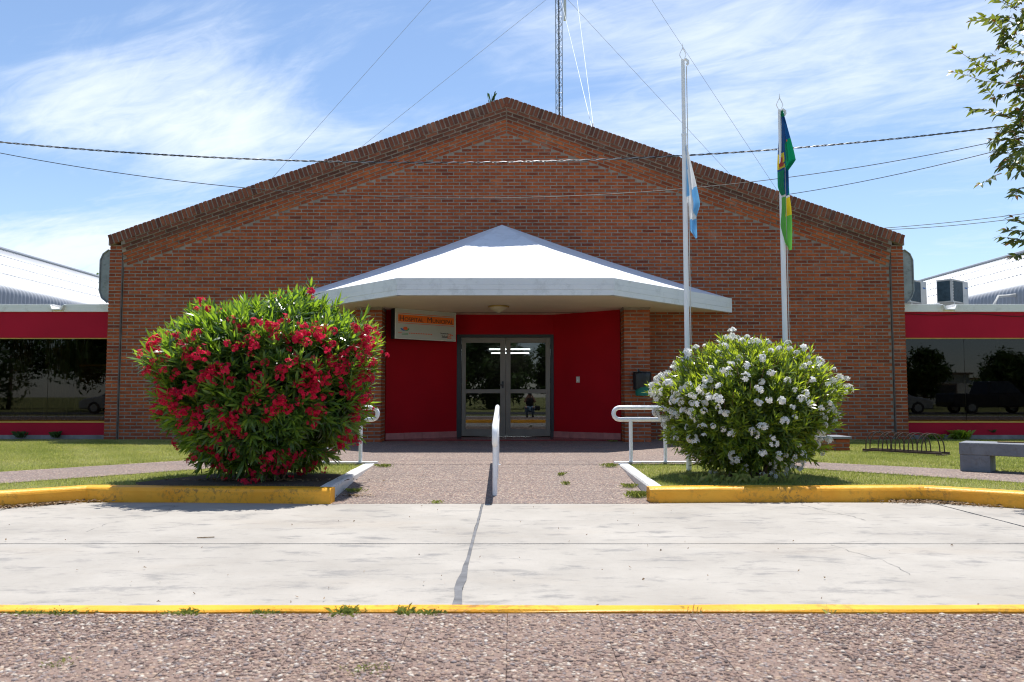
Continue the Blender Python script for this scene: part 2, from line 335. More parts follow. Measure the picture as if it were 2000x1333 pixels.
def sweep_kerb(name, pts, prof, mat):
    """prof: (distance to the left of the line, height)"""
    m = MB(); n = len(prof); fine = []
    for i in range(len(pts)-1):
        a, b = Vector(pts[i]), Vector(pts[i+1]); k = max(1, int(min((b-a).length, 6)/.35)); fine += [a.lerp(b, j/k) for j in range(k)]
    fine.append(Vector(pts[-1])); rows = [offset_line([tuple(q) for q in fine], o) for o, h in prof]; V = []
    for i in range(len(fine)):
        w = (rnd.random()-.5)*.006
        for j, (o, h) in enumerate(prof): V.append((rows[j][i].x, rows[j][i].y+w, h+((rnd.random()-.5)*.006 if h > 0.05 else 0)))
    F = [(i*n+j, (i+1)*n+j, (i+1)*n+(j+1) % n, i*n+(j+1) % n) for i in range(len(fine)-1) for j in range(n)]
    F += [list(range(n)), [(len(fine)-1)*n+j for j in range(n)][::-1]]
    m.add(V, F)
    o = m.build(name, mat, None, False); bm = bmesh.new(); bm.from_mesh(o.data); bmesh.ops.recalc_face_normals(bm, faces=bm.faces); bm.to_mesh(o.data); bm.free()
    return struct(o)
PR = [(0, -.05), (-.004, .112), (.002, .128), (.010, .139), (.022, .147), (.038, .152), (.15, .152), (.152, -.05)]
sweep_kerb('kerb', KR, PR, KERBY); sweep_kerb('kerb', KL, [(-a, b) for a, b in PR], KERBY)
PW = [(0, -.06), (0, .13), (.012, .146), (.03, .15), (.125, .15), (.127, -.06)]
sweep_kerb('kerb', [(1.405, 8.215), (1.43, 9.6), (1.46, 11.06)], [(-a, b) for a, b in PW], KERBW)
sweep_kerb('kerb', [(-1.825, 8.14), (-1.86, 9.6), (-1.885, 11.02)], PW, KERBW)
sweep_kerb('kerb', [(1.42, 11.12), (3.0, 11.18)], [(0,-.06),(0,.155),(.01,.162),(.07,.162),(.08,.155),(.08,-.06)], KERBW)
sweep_kerb('kerb', [(-1.86, 11.08), (-3.3, 11.14)], [(0,-.06),(0,.155),(-.01,.162),(-.07,.162),(-.08,.155),(-.08,-.06)], KERBW)
sweep_kerb('kerb', [(-40, 3.61), (-6, 3.61), (0, 3.615), (6, 3.62), (40, 3.62)], [(0, -.05), (0, .112), (.008, .12), (.082, .121), (.092, .112), (.094, -.05)], KERBY)
sweep_kerb('kerb', [(-40, -1.75), (40, -1.75)], [(0, -.05), (0, .14), (.12, .14), (.12, -.05)], KERBW)
# road slabs with tarred joints
road = MB().box(-40, 40, 3.70, 8.6, -.055, -.012).build('road', TAR); struct(road)
XS = [-40, -27, -18, -13.8, -9.3, -4.8, -.29, 4.2, 8.7, 13.2, 18, 27, 40]; YS = [3.72, 5.86, 8.02]
for i in range(len(XS)-1):
    for j in range(2):
        m = MB(); y1 = YS[j+1] if j == 0 else 8.10
        nx = 12; x0, x1, y0 = XS[i]+.012, XS[i+1]-.012, YS[j]+.010; y1 -= .010; V = []; F = []
        ring = []
        for a in range(nx): ring.append((x0+(x1-x0)*a/nx, y0, (rnd.random()-.5)*.012))
        ring2 = []
        for a in range(nx+1): ring2.append((x0+(x1-x0)*a/nx, y1+(rnd.random()-.5)*.01))
        poly = [(x0+(x1-x0)*a/nx, y0+(rnd.random()-.5)*.008) for a in range(nx+1)] + [(x1+(rnd.random()-.5)*.012, y0+(y1-y0)*k/6) for k in range(1, 6)] + [(x0+(x1-x0)*a/nx, y1+(rnd.random()-.5)*.008) for a in range(nx, -1, -1)] + [(x0+(rnd.random()-.5)*.012, y0+(y1-y0)*k/6) for k in range(5, 0, -1)]
        m.prism(poly, -.05, 0.0); m.build('slab', CONC, road)
# smeared tar beside the middle joint, and the worn patches of a later filling
m = MB(); pts = []
for k in range(22):
    y = 3.95+k*.19; nf = max(0., 1-(y-3.95)/1.5); w = .008+.006*rnd.random()+.03*nf*rnd.random(); pts.append((y, w, .008+.006*rnd.random()+.035*nf*rnd.random()))
poly = [(-.29+w, y) for y, w, w2 in pts] + [(-.29-w2, y) for y, w, w2 in pts[::-1]]
struct(m.prism(poly, .001, .004).build('joint_filling', TAR))
def crack(name, pts, w):
    q = random.Random(len(pts)*7+int(pts[0][0]*10)); P = []
    for a, b in zip(pts, pts[1:]):
        for k in range(8): t = k/8; P.append((a[0]+(b[0]-a[0])*t+q.gauss(0, .008), a[1]+(b[1]-a[1])*t+q.gauss(0, .012), w*q.uniform(.3, 1)))
    m = MB()
    for (xa_, ya_, wa), (xb_, yb_, wb) in zip(P, P[1:]):
        d_ = Vector((xb_-xa_, yb_-ya_)).normalized(); nx_, ny_ = -d_.y, d_.x
        m.add([(xa_+nx_*wa, ya_+ny_*wa, .002), (xa_-nx_*wa, ya_-ny_*wa, .002), (xb_-nx_*wb, yb_-ny_*wb, .002), (xb_+nx_*wb, yb_+ny_*wb, .002)], [(0, 1, 2, 3)])
    return struct(m.build(name, TAR))
crack('crack', [(2.85, 7.95), (2.9, 7.6), (3.02, 7.2), (3.05, 6.9)], .004); crack('crack', [(4.9, 7.4), (5.1, 7.1), (5.6, 6.9)], .004); 
crack('crack', [(-3.3, 7.9), (-3.15, 7.3), (-3.4, 6.8), (-3.35, 6.3)], .0025); crack('crack', [(2.3, 5.8), (2.42, 5.2), (2.38, 4.8)], .0025)
# exposed-aggregate paving: ramp, terrace, paths
ramp = MB().prism([(7.99, -.05), (11.06, -.05), (11.06, .115), (7.99, -.02)], -1.86, 1.44, 'x').build('ramp', PEBN); struct(ramp)
ncol, nrow = 8, 8; xa, xb, ya, yb = -1.90, 1.47, 8.0, 11.05
for i in range(ncol):
    for j in range(nrow):
        x0 = xa+(xb-xa)*i/ncol+.0008; x1 = xa+(xb-xa)*(i+1)/ncol-.0008; y0 = ya+(yb-ya)*j/nrow+.0008; y1 = ya+(yb-ya)*(j+1)/nrow-.0008
        z0 = .002+.135*(y0-ya)/(yb-ya)+rnd.uniform(-.0005, .0005); z1 = .002+.135*(y1-ya)/(yb-ya)+rnd.uniform(-.0005, .0005)
        m = MB(); m.prism([(y0, z0-.03), (y1, z1-.03), (y1, z1), (y0, z0)], x0, x1, 'x'); m.build('paver', PEB, ramp)
terr = MB().prism(TERR, .0, .128).build('terrace', PEBN); struct(terr)
for i in range(16):
    for j in range(15):
        x0 = -3.35+.402*i; y0 = 11.055+.402*j
        if x0 > 3.0 or y0 > 16.9: continue
        m = MB(); m.box(x0+.0008, min(x0+.4012, 3.08), y0+.0008, min(y0+.4012, 17.09), .12, .137+rnd.uniform(-.0004, .0004)); m.build('paver', PEB, terr)
for P in (PATH_R, PATH_L):
    m = MB(); m.prism(P, .05, .133); struct(m.build('path', PEB))
# near pavement: pavers with river pebbles
pav = MB().box(-40, 40, -1.62, 3.59, -.05, .085).build('pavement', PEBN); struct(pav)
for i in range(-9, 9):
    for j in range(0, 8):
        x0 = i*.4-.02; y1 = 3.578-.4*j; y0 = y1-.4
        if j > 3 and abs(i) > 5: continue
        MB().box(x0+.0015, x0+.3985, y0+.0015, y1-.0015, .06, .114+rnd.uniform(-.001, .001)).build('paver', PEBN, pav)
for x0, x1 in ((-40, -3.625), (3.175+.0, 40)):
    MB().box(x0+.003, x1-.003, -1.6, 3.576, .06, .114).build('paver', PEB, pav)
ico = bmesh.new(); bmesh.ops.create_icosphere(ico, subdivisions=1, radius=1); bmesh.ops.triangulate(ico, faces=ico.faces)
IV = np.array([v.co[:] for v in ico.verts]); IF = np.array([[v.index for v in f.verts] for f in ico.faces]); ico.free()
def pebbles(n, x0, x1, y0, y1, z):
    # keep the spread even: jittered grid
    s = math.sqrt((x1-x0)*(y1-y0)/n); nx = int((x1-x0)/s); ny = int((y1-y0)/s)
    gx, gy = np.meshgrid(np.arange(nx), np.arange(ny)); px = x0+(gx.ravel()+.5+rng.uniform(-.55, .55, nx*ny))*s; py = y0+(gy.ravel()+.5+rng.uniform(-.55, .55, nx*ny))*s
    fx = np.abs(((px+.02)/.4+.5) % 1-.5); fx = np.minimum(fx, 1)*0.4; ok = (np.abs(((px+.02)/.4) % 1-.5) < .491)
    px, py = px[ok], py[ok]; k = len(px)
    r = rng.gamma(5, .00138, k).clip(.003, .012); a = rng.uniform(0, 6.28, k); el = rng.uniform(.65, 1.35, k); h = rng.uniform(.35, .7, k)
    X = IV[None, :, 0]*r[:, None]*el[:, None]; Y = IV[None, :, 1]*r[:, None]/el[:, None]; Z = IV[None, :, 2]*r[:, None]*h[:, None]
    X = X*(1+rng.uniform(-.18, .18, X.shape)); Y = Y*(1+rng.uniform(-.18, .18, Y.shape))
    ca, sa = np.cos(a)[:, None], np.sin(a)[:, None]
    V = np.stack([X*ca-Y*sa+px[:, None], X*sa+Y*ca+py[:, None], Z+z+rng.uniform(-.003, .0015, k)[:, None]], -1).reshape(-1, 3)
    T = (IF[None]+(np.arange(k)*len(IV))[:, None, None]).reshape(-1, 3); return V, T, np.repeat(rng.random(k), len(IF))
V, T, tn = pebbles(84000, -3.6, 3.15, 1.75, 3.575, .114)
o = link('pebbles', arr_mesh('pebbles', V, T, PEBS, tn)); o.data.polygons.foreach_set('use_smooth', [True]*len(o.data.polygons)); tag(o, 'rounded pinkish river pebbles set in the near pavement', 'pebbles', kind='stuff')
street = MB().box(-60, 60, -11.5, -5.8, .0, .118).build('street', paint('asphalt', (.055,.055,.058), .9, .2, 6, .3, 60)); struct(street)
for a, b in ((-1.64, -5.8), (-11.5, -90)):
    struct(MB().box(-60, 60, b, a, -.05, .105).build('lawn', LAWN))
# soil bed under the red bush
bed = [(-1.9, 8.32), (-3.9, 8.36), (-4.1, 8.75), (-3.6, 9.6), (-2.9, 9.9), (-1.93, 9.6)]
m = MB(); m.prism([(x+rnd.uniform(-.05, .05)*(x < -1.95), y+rnd.uniform(-.03, .03)) for x, y in bed][::-1], .11, .131); struct(m.build('soil_bed', SOIL))

# grass blades
def lawn_grass(name, label, poly, holes, n, seed):
    q = np.random.default_rng(seed); xs = [p[0] for p in poly]; ys = [p[1] for p in poly]
    x = q.uniform(min(xs), max(xs), n*2); y = q.uniform(min(ys), max(ys), n*2); ok = pip(x, y, poly)
    for h in holes: ok &= ~pip(x, y, h)
    x, y = x[ok][:n], y[ok][:n]; k = len(x)
    pat = np.sin(x*1.9+np.sin(y*1.3)*1.5)*np.cos(y*1.55+1.2*np.sin(x*.7))+.5*np.sin(x*5.1+y*3.3)
    hgt = q.uniform(.014, .036, k)*(1-.25*(pat > .6)); w = q.uniform(.0025, .0048, k); a = q.uniform(0, 6.28, k); lean = q.uniform(.1, 1.1, k)*hgt; la = q.uniform(0, 6.28, k)
    dx, dy = np.cos(a)*w, np.sin(a)*w
    tip = np.stack([x+np.cos(la)*lean, y+np.sin(la)*lean, .125+hgt], -1)
    b0 = np.stack([x-dx, y-dy, np.full(k, .122)], -1); b1 = np.stack([x+dx, y+dy, np.full(k, .122)], -1)
    V = np.stack([b0, b1, tip], 1).reshape(-1, 3); T = np.arange(k*3).reshape(-1, 3)
    dry = .68 if 'dry' in label else .54; tone = (dry+.20*pat+q.normal(0, .17, k)).clip(0, 1); tone[q.random(k) < .05] = .97
    return tag(link(name, arr_mesh(name, V, T, GRASSM, tone)), label, 'grass', kind='stuff')
GR = [(1.57, 8.3), (4.25, 8.33), (4.98, 7.8), (6.4, 6.95), (9, 6.5), (13, 6.4), (13, 17.12), (3.1, 17.12), (3.1, 11.3), (1.57, 11.1)]
GL = [(-1.98, 8.3), (-4.35, 8.33), (-5.05, 7.8), (-6.5, 6.95), (-9, 6.5), (-13, 6.4), (-13, 17.12), (-3.37, 17.12), (-3.37, 11.3), (-1.98, 11.05)]
lawn_grass('lawn_grass', 'short sunlit mown grass right of the ramp, round the white-flowered bush', GR, [PATH_R], 300000, 3)
lawn_grass('lawn_grass', 'short dry-patched mown grass left of the ramp, beyond the red-flowered bush', GL, [PATH_L, bed], 300000, 4)

# ------------------------------------------------------------------ the brick hall
YF = 17.15; SL = .356; ZT = 7.60; HW = 8.6; ANG = math.atan(SL); COURSE = .0747
hall = thing('brick_hall', (CX, 20, .13), 'large gabled red brick hall front with white entrance canopy', 'building')
def gz(x, drop): return ZT-SL*abs(x-CX)-drop
def gable_poly(hw, drop, z0):
    return [(CX-hw, z0), (CX+hw, z0), (CX+hw, gz(CX+hw, drop)), (CX, ZT-drop), (CX-hw, gz(CX-hw, drop))]
OPX0, OPX1, OPZ = -3.17, 2.80, 2.87
# mortar backing with the entrance opening left free
fw = HW-.282
def left_right(side):
    xo = CX-fw if side < 0 else CX+fw; xi = OPX0 if side < 0 else OPX1
    p = [(xo, .1), (xi, .1), (xi, gz(xi, .775)), (xo, gz(xo, .775))]
    return p if side < 0 else p[::-1]
wall = MB(); wall.prism(left_right(-1)[::-1], YF+.008, YF+.16, 'y'); wall.prism(left_right(1)[::-1], YF+.008, YF+.16, 'y')
wall.prism([(OPX0, OPZ), (OPX1, OPZ), (OPX1, gz(OPX1, .775)), (CX, ZT-.775), (OPX0, gz(OPX0, .775))][::-1], YF+.008, YF+.16, 'y')
for s in (-1, 1):
    a, b = sorted((CX+s*(HW-.008), CX+s*(HW-.262))); wall.box(a, b, YF-.042, YF+.14, .1, 4.335)
    a, b = sorted((CX+s*(HW-.01), CX+s*(HW-.33))); wall.box(a, b, YF+.10, YF+.35, .1, 4.30)
wall_o = wall.build('wall', MORTAR, hall)
def brick_mesh(l, h, dep, tone, tilt=0):
    ch = .0035; m = MB()
    V = [(-l/2, dep, -h/2), (l/2, dep, -h/2), (l/2, dep, h/2), (-l/2, dep, h/2),
         (-l/2+ch, 0, -h/2+ch), (l/2-ch, 0, -h/2+ch), (l/2-ch, 0, h/2-ch), (-l/2+ch, 0, h/2-ch),
         (-l/2, ch*1.2, -h/2), (l/2, ch*1.2, -h/2), (l/2, ch*1.2, h/2), (-l/2, ch*1.2, h/2)]
    F = [(4,5,6,7), (8,9,5,4), (9,10,6,5), (10,11,7,6), (11,8,4,7), (0,1,9,8), (1,2,10,9), (2,3,11,10), (3,0,8,11)]
    m.add(V, F, tone); return m
BT = [max(.05, min(.98, .2+.7*i/13)) for i in range(14)]
SHARED = {}
def shared_brick(l, h, dep, tone, mat=None):
    mat = mat or BRICK; k = (round(l, 3), h, dep, tone, mat.name)
    if k not in SHARED: SHARED[k] = brick_mesh(l, h, dep, tone).mesh('brick', mat)
    return SHARED[k]
def tone_at(x, z):
    t = rnd.gauss(.55, .10)
    if rnd.random() < .05: t -= .18
    return min(BT, key=lambda b: abs(b-t))
# field bricks: (x centre, z centre, length)
field = []; ci = 0; z = .17
while z < 6.9:
    off = .1328*(ci % 2); xL, xR = CX-fw+.012, CX+fw-.012
    # limits of the course below the raking rows
    lim = (ZT-.775-(z+.027)-.006)/SL; lo, hi = max(xL, CX-lim), min(xR, CX+lim)
    if hi-lo > .1:
        x = -9.1+off
        while x < hi:
            a, b = x, x+.2415; x += .2655
            a, b = max(a, lo), min(b, hi)
            if b-a < .05: continue
            if z < OPZ+.03 and b > OPX0 and a < OPX1:
                if a < OPX0-.05: b = OPX0-.004
                elif b > OPX1+.05: a = OPX1+.004
                else: continue
                if b-a < .05: continue
            field.append(((a+b)/2, z, b-a))
    z += COURSE; ci += 1
def hid(x, zz):
    if x < 0: return (-8.6 < x < -2.6 and zz < 3.4) or (x < -8.0)
    return 2.6 < x < 7.4 and zz < 1.95
def under(x, zz): return abs(x-CX) < 4.9 and zz < 4.85-.36*abs(x-CX)+.1
ranked = sorted([b for b in field if abs(b[2]-.2415) < .001 and not hid(b[0], b[1]) and not under(b[0], b[1])], key=lambda b: b[0]**2+(b[1]-1.07)**2)
first = set(ranked[:300])
MBb = MB()
for b in field:
    x, zz, l = b; t = tone_at(x, zz); yy = YF+rnd.uniform(-.003, .003)
    if b in first: link('brick', shared_brick(l, .053, .06, t), hall, (x, yy, zz))
    else:
        q = brick_mesh(l, .053, .06, min(.98, max(.03, t+rnd.uniform(-.03, .03)))); MBb.add([(vx+x, vy+yy, vz+zz) for vx, vy, vz in q.v], q.f, q.t[0])
# end piers
zz = .17; k = 0
while zz < 4.30:
    for s in (-1, 1):
        xo = CX+s*(HW-.13)
        for (cx_, l) in ([(0, .258)] if k % 2 == 0 else [(-.069, .12), (.069, .12)]):
            q = brick_mesh(l, .053, .1, tone_at(xo, zz)-.05); MBb.add([(vx+xo+cx_, vy+YF-.05+rnd.uniform(-.003, .003), vz+zz) for vx, vy, vz in q.v], q.f, q.t[0])
    zz += COURSE; k += 1
tag(MBb.build('small_brick', BRICK, hall), kind='stuff')
# raking rows and soldier coping, following the two slopes
def rake(s):   # local frame: x along the slope from the apex outwards, z up-perpendicular, y depth
    ca, sa = math.cos(ANG), math.sin(ANG)
    return Matrix(((s*ca, 0, s*sa*1, CX), (0, 1, 0, 0), (-sa, 0, ca, ZT), (0, 0, 0, 1)))
PROJ = [.135, .105, .078, .052, .036, .018, .006]; TN = [-.12, -.40, -.36, -.02, .04, .0, .05]  # second and third rows: weathered, plus corbel shade put into their darker tone
LEN = HW/math.cos(ANG)
raked = []
band = MB()
for s in (-1, 1):
    M = rake(s)
    def slab(y0, p_top, p_bot, xend):
        P = [Vector((p_top*math.tan(ANG)*-1*-1*0, 0, 0))]
        xs0t = -p_top*math.tan(ANG); xs0b = -p_bot*math.tan(ANG)
        pts = [(xs0t*-1*-1, -p_top), (xend, -p_top), (xend, -p_bot), (xs0b*-1*-1, -p_bot)]
        # start of each line sits on the apex's vertical plane
        V = []
        for yy in (y0, YF+.15):
            for (u_, w_) in pts: V.append(M @ Vector((-w_*math.tan(ANG) if u_ <= 0 else (xend*1-w_*math.sin(ANG))/math.cos(ANG), yy, w_)))
        F = [(0, 1, 2, 3), (7, 6, 5, 4), (0, 4, 5, 1), (1, 5, 6, 2), (2, 6, 7, 3), (3, 7, 4, 0)]
        band.add(V, F)
    slab(YF-.142, .012, .218, HW-.012)
    for i in range(7):
        p = .225+.0733*i; slab(YF-PROJ[i]+.009, p-.007, p+.072, HW-.275)
        u0 = -p*math.tan(ANG)*-1*-1; off = .13*(i % 2)
        x = -off+.004
        start = -p*math.tan(ANG)
        x = (p+.03)*-math.tan(ANG)-off
        lo = -(p+.03)*math.tan(ANG)*-1*-1
        lo = (p+.05)*math.tan(ANG); hi_ = (HW-.28+(p+.01)*math.sin(ANG))/math.cos(ANG)
        x = lo-off+.006
        while x < hi_:
            a, b = max(x, lo+.006), min(x+.242, hi_); x += .2655
            if b-a < .06: continue
            raked.append((s, i, (a+b)/2, -(p+.033), b-a))
band_o = band.build('mortar_band', MORTAR, hall)
bm = bmesh.new(); bm.from_mesh(band_o.data); bmesh.ops.recalc_face_normals(bm, faces=bm.faces); bm.to_mesh(band_o.data); bm.free()
def rake_place(name, s, u_, w_, y, l, h, dep, tone, parent, mat=None):
    q = brick_mesh(l, h, dep, tone); M = rake(s)
    me = shared_brick(l, h, dep, tone, mat)
    o = bpy.data.objects.new(name, me); col.objects.link(o); o.parent = parent
    o.location = (M @ Vector((u_, y, w_))) - origin(parent); o.rotation_euler = (0, s*ANG, 0); return o
raked.sort(key=lambda r: r[2]); rk = MB(); 
for j, (s, i, u_, w_, l) in enumerate(raked):
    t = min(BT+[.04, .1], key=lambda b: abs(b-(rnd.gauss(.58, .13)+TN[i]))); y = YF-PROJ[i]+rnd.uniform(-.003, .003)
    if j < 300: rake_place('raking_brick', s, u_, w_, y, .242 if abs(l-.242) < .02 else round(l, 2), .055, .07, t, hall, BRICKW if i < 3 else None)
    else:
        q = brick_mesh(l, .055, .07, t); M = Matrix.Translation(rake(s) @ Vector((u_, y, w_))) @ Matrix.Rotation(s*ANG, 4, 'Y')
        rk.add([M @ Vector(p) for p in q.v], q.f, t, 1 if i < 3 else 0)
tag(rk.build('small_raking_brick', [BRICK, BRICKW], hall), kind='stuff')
for s in (-1, 1):
    u_ = .012
    while u_ < LEN-.02:
        t = min(BT+[.05, .12], key=lambda b: abs(b-rnd.gauss(.45, .2)))
        a = u_ + (-.11*math.tan(ANG) if u_ < .2 else 0)*0
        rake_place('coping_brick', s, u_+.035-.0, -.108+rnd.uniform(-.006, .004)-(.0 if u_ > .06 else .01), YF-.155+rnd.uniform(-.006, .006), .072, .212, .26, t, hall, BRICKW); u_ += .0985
# roof behind the gable with rounded eaves, side walls, back
rf = MB(); prof = []
for s in (-1, 1):
    e = CX+s*HW
    pr = [(CX, ZT-.25), (e, gz(e, .25)-.0), (e+s*.12, gz(e, .27)), (e+s*.24, gz(e, .36)), (e+s*.30, gz(e, .5)), (e+s*.30, 3.36), (e+s*.24, 3.2), (e+s*.12, 3.1), (e, 3.08)]
    V = [(x, y, z) for y in (17.32, 33) for x, z in pr]; n = len(pr)
    rf.add(V, [(i, i+1, n+i+1, n+i) for i in range(n-1)])
rf.build('roof', ZINC, hall)
for s in (-1, 1):
    e = CX+s*HW; pr = [(e-s*.05, 3.08), (e+s*.12, 3.1), (e+s*.24, 3.2), (e+s*.30, 3.36), (e+s*.30, gz(e, .5)), (e+s*.24, gz(e, .36)), (e+s*.12, gz(e, .27)), (e-s*.05, gz(e, .235))]
    MB().prism(pr if s < 0 else pr[::-1], 17.30, 17.34, 'y').build('eave_end', ZINC, hall)
    MB().box(*sorted((e-s*.02, e-s*.25)), 17.5, 33, .0, 4.2).build('side_wall', MORTAR, hall)
    m = MB(); m.tube([(x, 17.285, z) for x, z in pr[1:-1]], .014, 6); m.build('eave_trim', ZINC, hall)
MB().prism(gable_poly(HW-.2, .3, 0)[::-1], 32.7, 33, 'y').build('back_wall', MORTAR, hall)
# canopy
ZS, ZFT = 2.865, 3.165
edge = [(-4.98, 17.15), (-2.06, 14.15), (1.83, 14.15), (4.76, 17.15)]; apex = Vector((CX-.1, 17.15, 4.79))
fine_edge = []
for i in range(3):
    a, b = Vector(edge[i]), Vector(edge[i+1]); fine_edge += [a.lerp(b, k/14) for k in range(14)]
fine_edge.append(Vector(edge[3])); n = len(fine_edge); cn = MB(); V = []; rings = 9
for r_ in range(rings):
    t = r_/(rings-1)*.985
    for p in fine_edge:
        q = Vector((p.x, p.y, ZFT)).lerp(apex, t); q.z -= .05*math.sin(math.pi*t)-rnd.uniform(-.004, .004)*(0 < r_ < rings-1); V.append(q)
F = [(r_*n+i, r_*n+i+1, (r_+1)*n+i+1, (r_+1)*n+i) for r_ in range(rings-1) for i in range(n-1)]; V.append(apex); F += [((rings-1)*n+i, (rings-1)*n+i+1, len(V)-1) for i in range(n-1)]
cn.add(V, F); canopy = cn.build('canopy', CANOPY, hall, True)
fs = MB(); out = [Vector((p[0], p[1])) for p in edge]
for i in range(3):
    a, b = out[i], out[i+1]; dr = (b-a).normalized(); nr = Vector((dr.y, -dr.x))
    # three board marks in the concrete face
    for (z0, z1, o_) in ((ZS, 2.962, 0), (2.964, 3.062, .004), (3.064, 3.175, .001)):
        A, B = a+nr*o_, b+nr*o_; Ai, Bi = a-nr*.10, b-nr*.10
        fs.add([(A.x, A.y, z0), (B.x, B.y, z0), (B.x, B.y, z1), (A.x, A.y, z1), (Ai.x, Ai.y, z0), (Bi.x, Bi.y, z0), (Bi.x, Bi.y, z1), (Ai.x, Ai.y, z1)],
               [(0,1,2,3), (5,4,7,6), (3,2,6,7), (0,4,5,1), (0,3,7,4), (1,5,6,2)])
fs.build('fascia', CANOPY, canopy)
sf = MB(); sf.prism([(-4.85, 17.14), (-2.02, 14.24), (1.79, 14.24), (4.63, 17.14)][::-1][::-1], 2.872, 2.90); sf.prism([(-3.1, 17.142), (2.75, 17.142), (2.75, 17.8), (-3.1, 17.8)], 2.872, 2.90)
sf.build('soffit', SOFFIT, canopy)
# pillars
def pillar(x0, x1):
    p = MB().box(x0+.008, x1-.008, 16.108, 17.158, .1, 2.868).build('pillar', MORTAR, hall); w = x1-x0; z = .17; k = 0
    while z < 2.85:
        segs = [(x0, x0+w/2-.009), (x0+w/2+.009, x1)] if k % 2 else [(x0, x0+.125), (x0+.143, x1-.143), (x1-.125, x1)]
        for a, b in segs: link('brick', shared_brick(b-a, .053, .12, tone_at(0, 0)), p, ((a+b)/2, 16.10+rnd.uniform(-.003, .003), z))
        ys = [16.235, 16.235+.25, 16.235+.51, 17.15] if k % 2 else [16.235, 16.235+.13, 16.235+.39, 16.235+.65, 17.15]
        for sx, xx in ((-1, x0), (1, x1)):
            for a, b in zip(ys, ys[1:]):
                o = link('brick', shared_brick(b-a-.017, .053, .05, tone_at(0, 0)), p, (xx+rnd.uniform(-.002, .002), (a+b)/2, z)); o.rotation_euler = (0, 0, -math.pi/2 if sx < 0 else math.pi/2)
        z += COURSE; k += 1
    MB().box(x0-.01, x1+.012, 16.09, 17.0, 2.842, 2.871).build('mortar_cap', MORTAR, p)
pillar(-3.17, -2.64); pillar(2.27, 2.80)
# red entrance recess
def wallseg(a, b, z0, z1, th, mat, name, parent=hall, bev=0):
    a, b = Vector(a), Vector(b); dr = (b-a).normalized(); nr = Vector((-dr.y, dr.x))*th
    m = MB(); P = [(a.x, a.y), (b.x, b.y), (b.x+nr.x, b.y+nr.y), (a.x+nr.x, a.y+nr.y)]; m.prism(P, z0, z1); return m.build(name, mat, parent)
RA, RB, RC, RD = (-2.63, 16.62), (-1.225, 17.66), (.925, 17.66), (2.26, 16.62)
wallseg(RA, RB, .10, 2.90, .1, RED, 'entrance_wall'); wallseg(RC, RD, .10, 2.90, .1, RED, 'entrance_wall')
MB().box(-1.225, .925, 17.662, 17.78, 2.43, 2.90).build('entrance_lintel', RED, hall)
for (a, b) in ((RA, RB), (RC, RD)):
    A, B = Vector(a), Vector(b); dr = (B-A).normalized(); nr = Vector((dr.y, -dr.x))*.014
    for k in range(4):
        p = A.lerp(B, k/4)+nr+dr*.003; q = A.lerp(B, (k+1)/4)+nr-dr*.003
        wallseg(p, q, .165, .292+rnd.uniform(-.002, .002), .013, SKIRT, 'skirting_tile')
fl = MB(); fl.prism([(-2.64, 16.58), (2.27, 16.58), (2.24, 16.66), (.95, 17.64), (.95, 19), (-1.24, 19), (-1.24, 17.64), (-2.62, 16.66)], .10, .165)
fl.build('entrance_floor', REDTILE, hall)
# door
dr_ = bpy.data.objects.new('double_door', None); col.objects.link(dr_); dr_.parent = hall; dr_.location = Vector((-.14, 17.7, .165))-origin(hall)
fr = MB(); fr.box(-1.224, -1.125, 17.65, 17.76, .165, 2.43); fr.box(.855, .924, 17.65, 17.76, .165, 2.43); fr.box(-1.125, .855, 17.65, 17.76, 2.372, 2.43); fr.build('door_frame', BLACKM, dr_)
for (x0, x1, g0, g1) in ((-1.118, -.142, -1.025, -.262), (-.134, .848, -.032, .745)):
    m = MB(); m.box(x0, g0, 17.675, 17.725, .185, 2.365); m.box(g1, x1, 17.675, 17.725, .185, 2.365)
    for a, b in ((.185, .335), (1.125, 1.215), (2.245, 2.365)): m.box(g0, g1, 17.677, 17.723, a, b)
    m.build('door_leaf', ALU, dr_, bevel=.004)
    for a, b in ((.335, 1.125), (1.215, 2.245)): MB().box(g0-.002, g1+.002, 17.696, 17.703, a-.002, b+.002).build('pane', GLASS, dr_)
h = MB(); h.box(-.225, -.185, 17.655, 17.675, 1.24, 1.39); h.tube([(-.205, 17.65, 1.31), (-.205, 17.625, 1.31), (-.29, 17.622, 1.31)], .011, 8); h.build('handle', BLACKM, dr_, True)
for zz in (.45, 1.35, 2.1):
    for xx in (-1.128, .858): MB().tube([(xx, 17.668, zz), (xx, 17.668, zz+.11)], .012, 8).build('hinge', BLACKM, dr_, True)
# hall interior behind the glass
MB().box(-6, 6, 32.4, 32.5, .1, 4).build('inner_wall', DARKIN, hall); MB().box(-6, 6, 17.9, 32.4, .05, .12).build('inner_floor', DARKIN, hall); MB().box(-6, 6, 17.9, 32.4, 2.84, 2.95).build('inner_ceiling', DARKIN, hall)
TUBE = emit_mat('lit_tube', (.85,.95,1), 9)
for yy, x0, x1, lab in ((29.0, -.84, .66, 'nearer lit fluorescent tube glowing behind the glass entrance door'), (31.6, -.82, .68, 'farther lit fluorescent tube glowing behind the glass entrance door')):
    tl = thing('fluorescent_light', (0, yy, 2.78), lab, 'ceiling light', 'tube lights behind the entrance door')
    MB().box(x0-.05, x1+.05, yy-.05, yy+.05, 2.79, 2.838).build('housing', WHITE, tl); MB().tube([(x0, yy, 2.765), (x1, yy, 2.765)], .028, 8).build('lamp_tube', TUBE, tl, True)

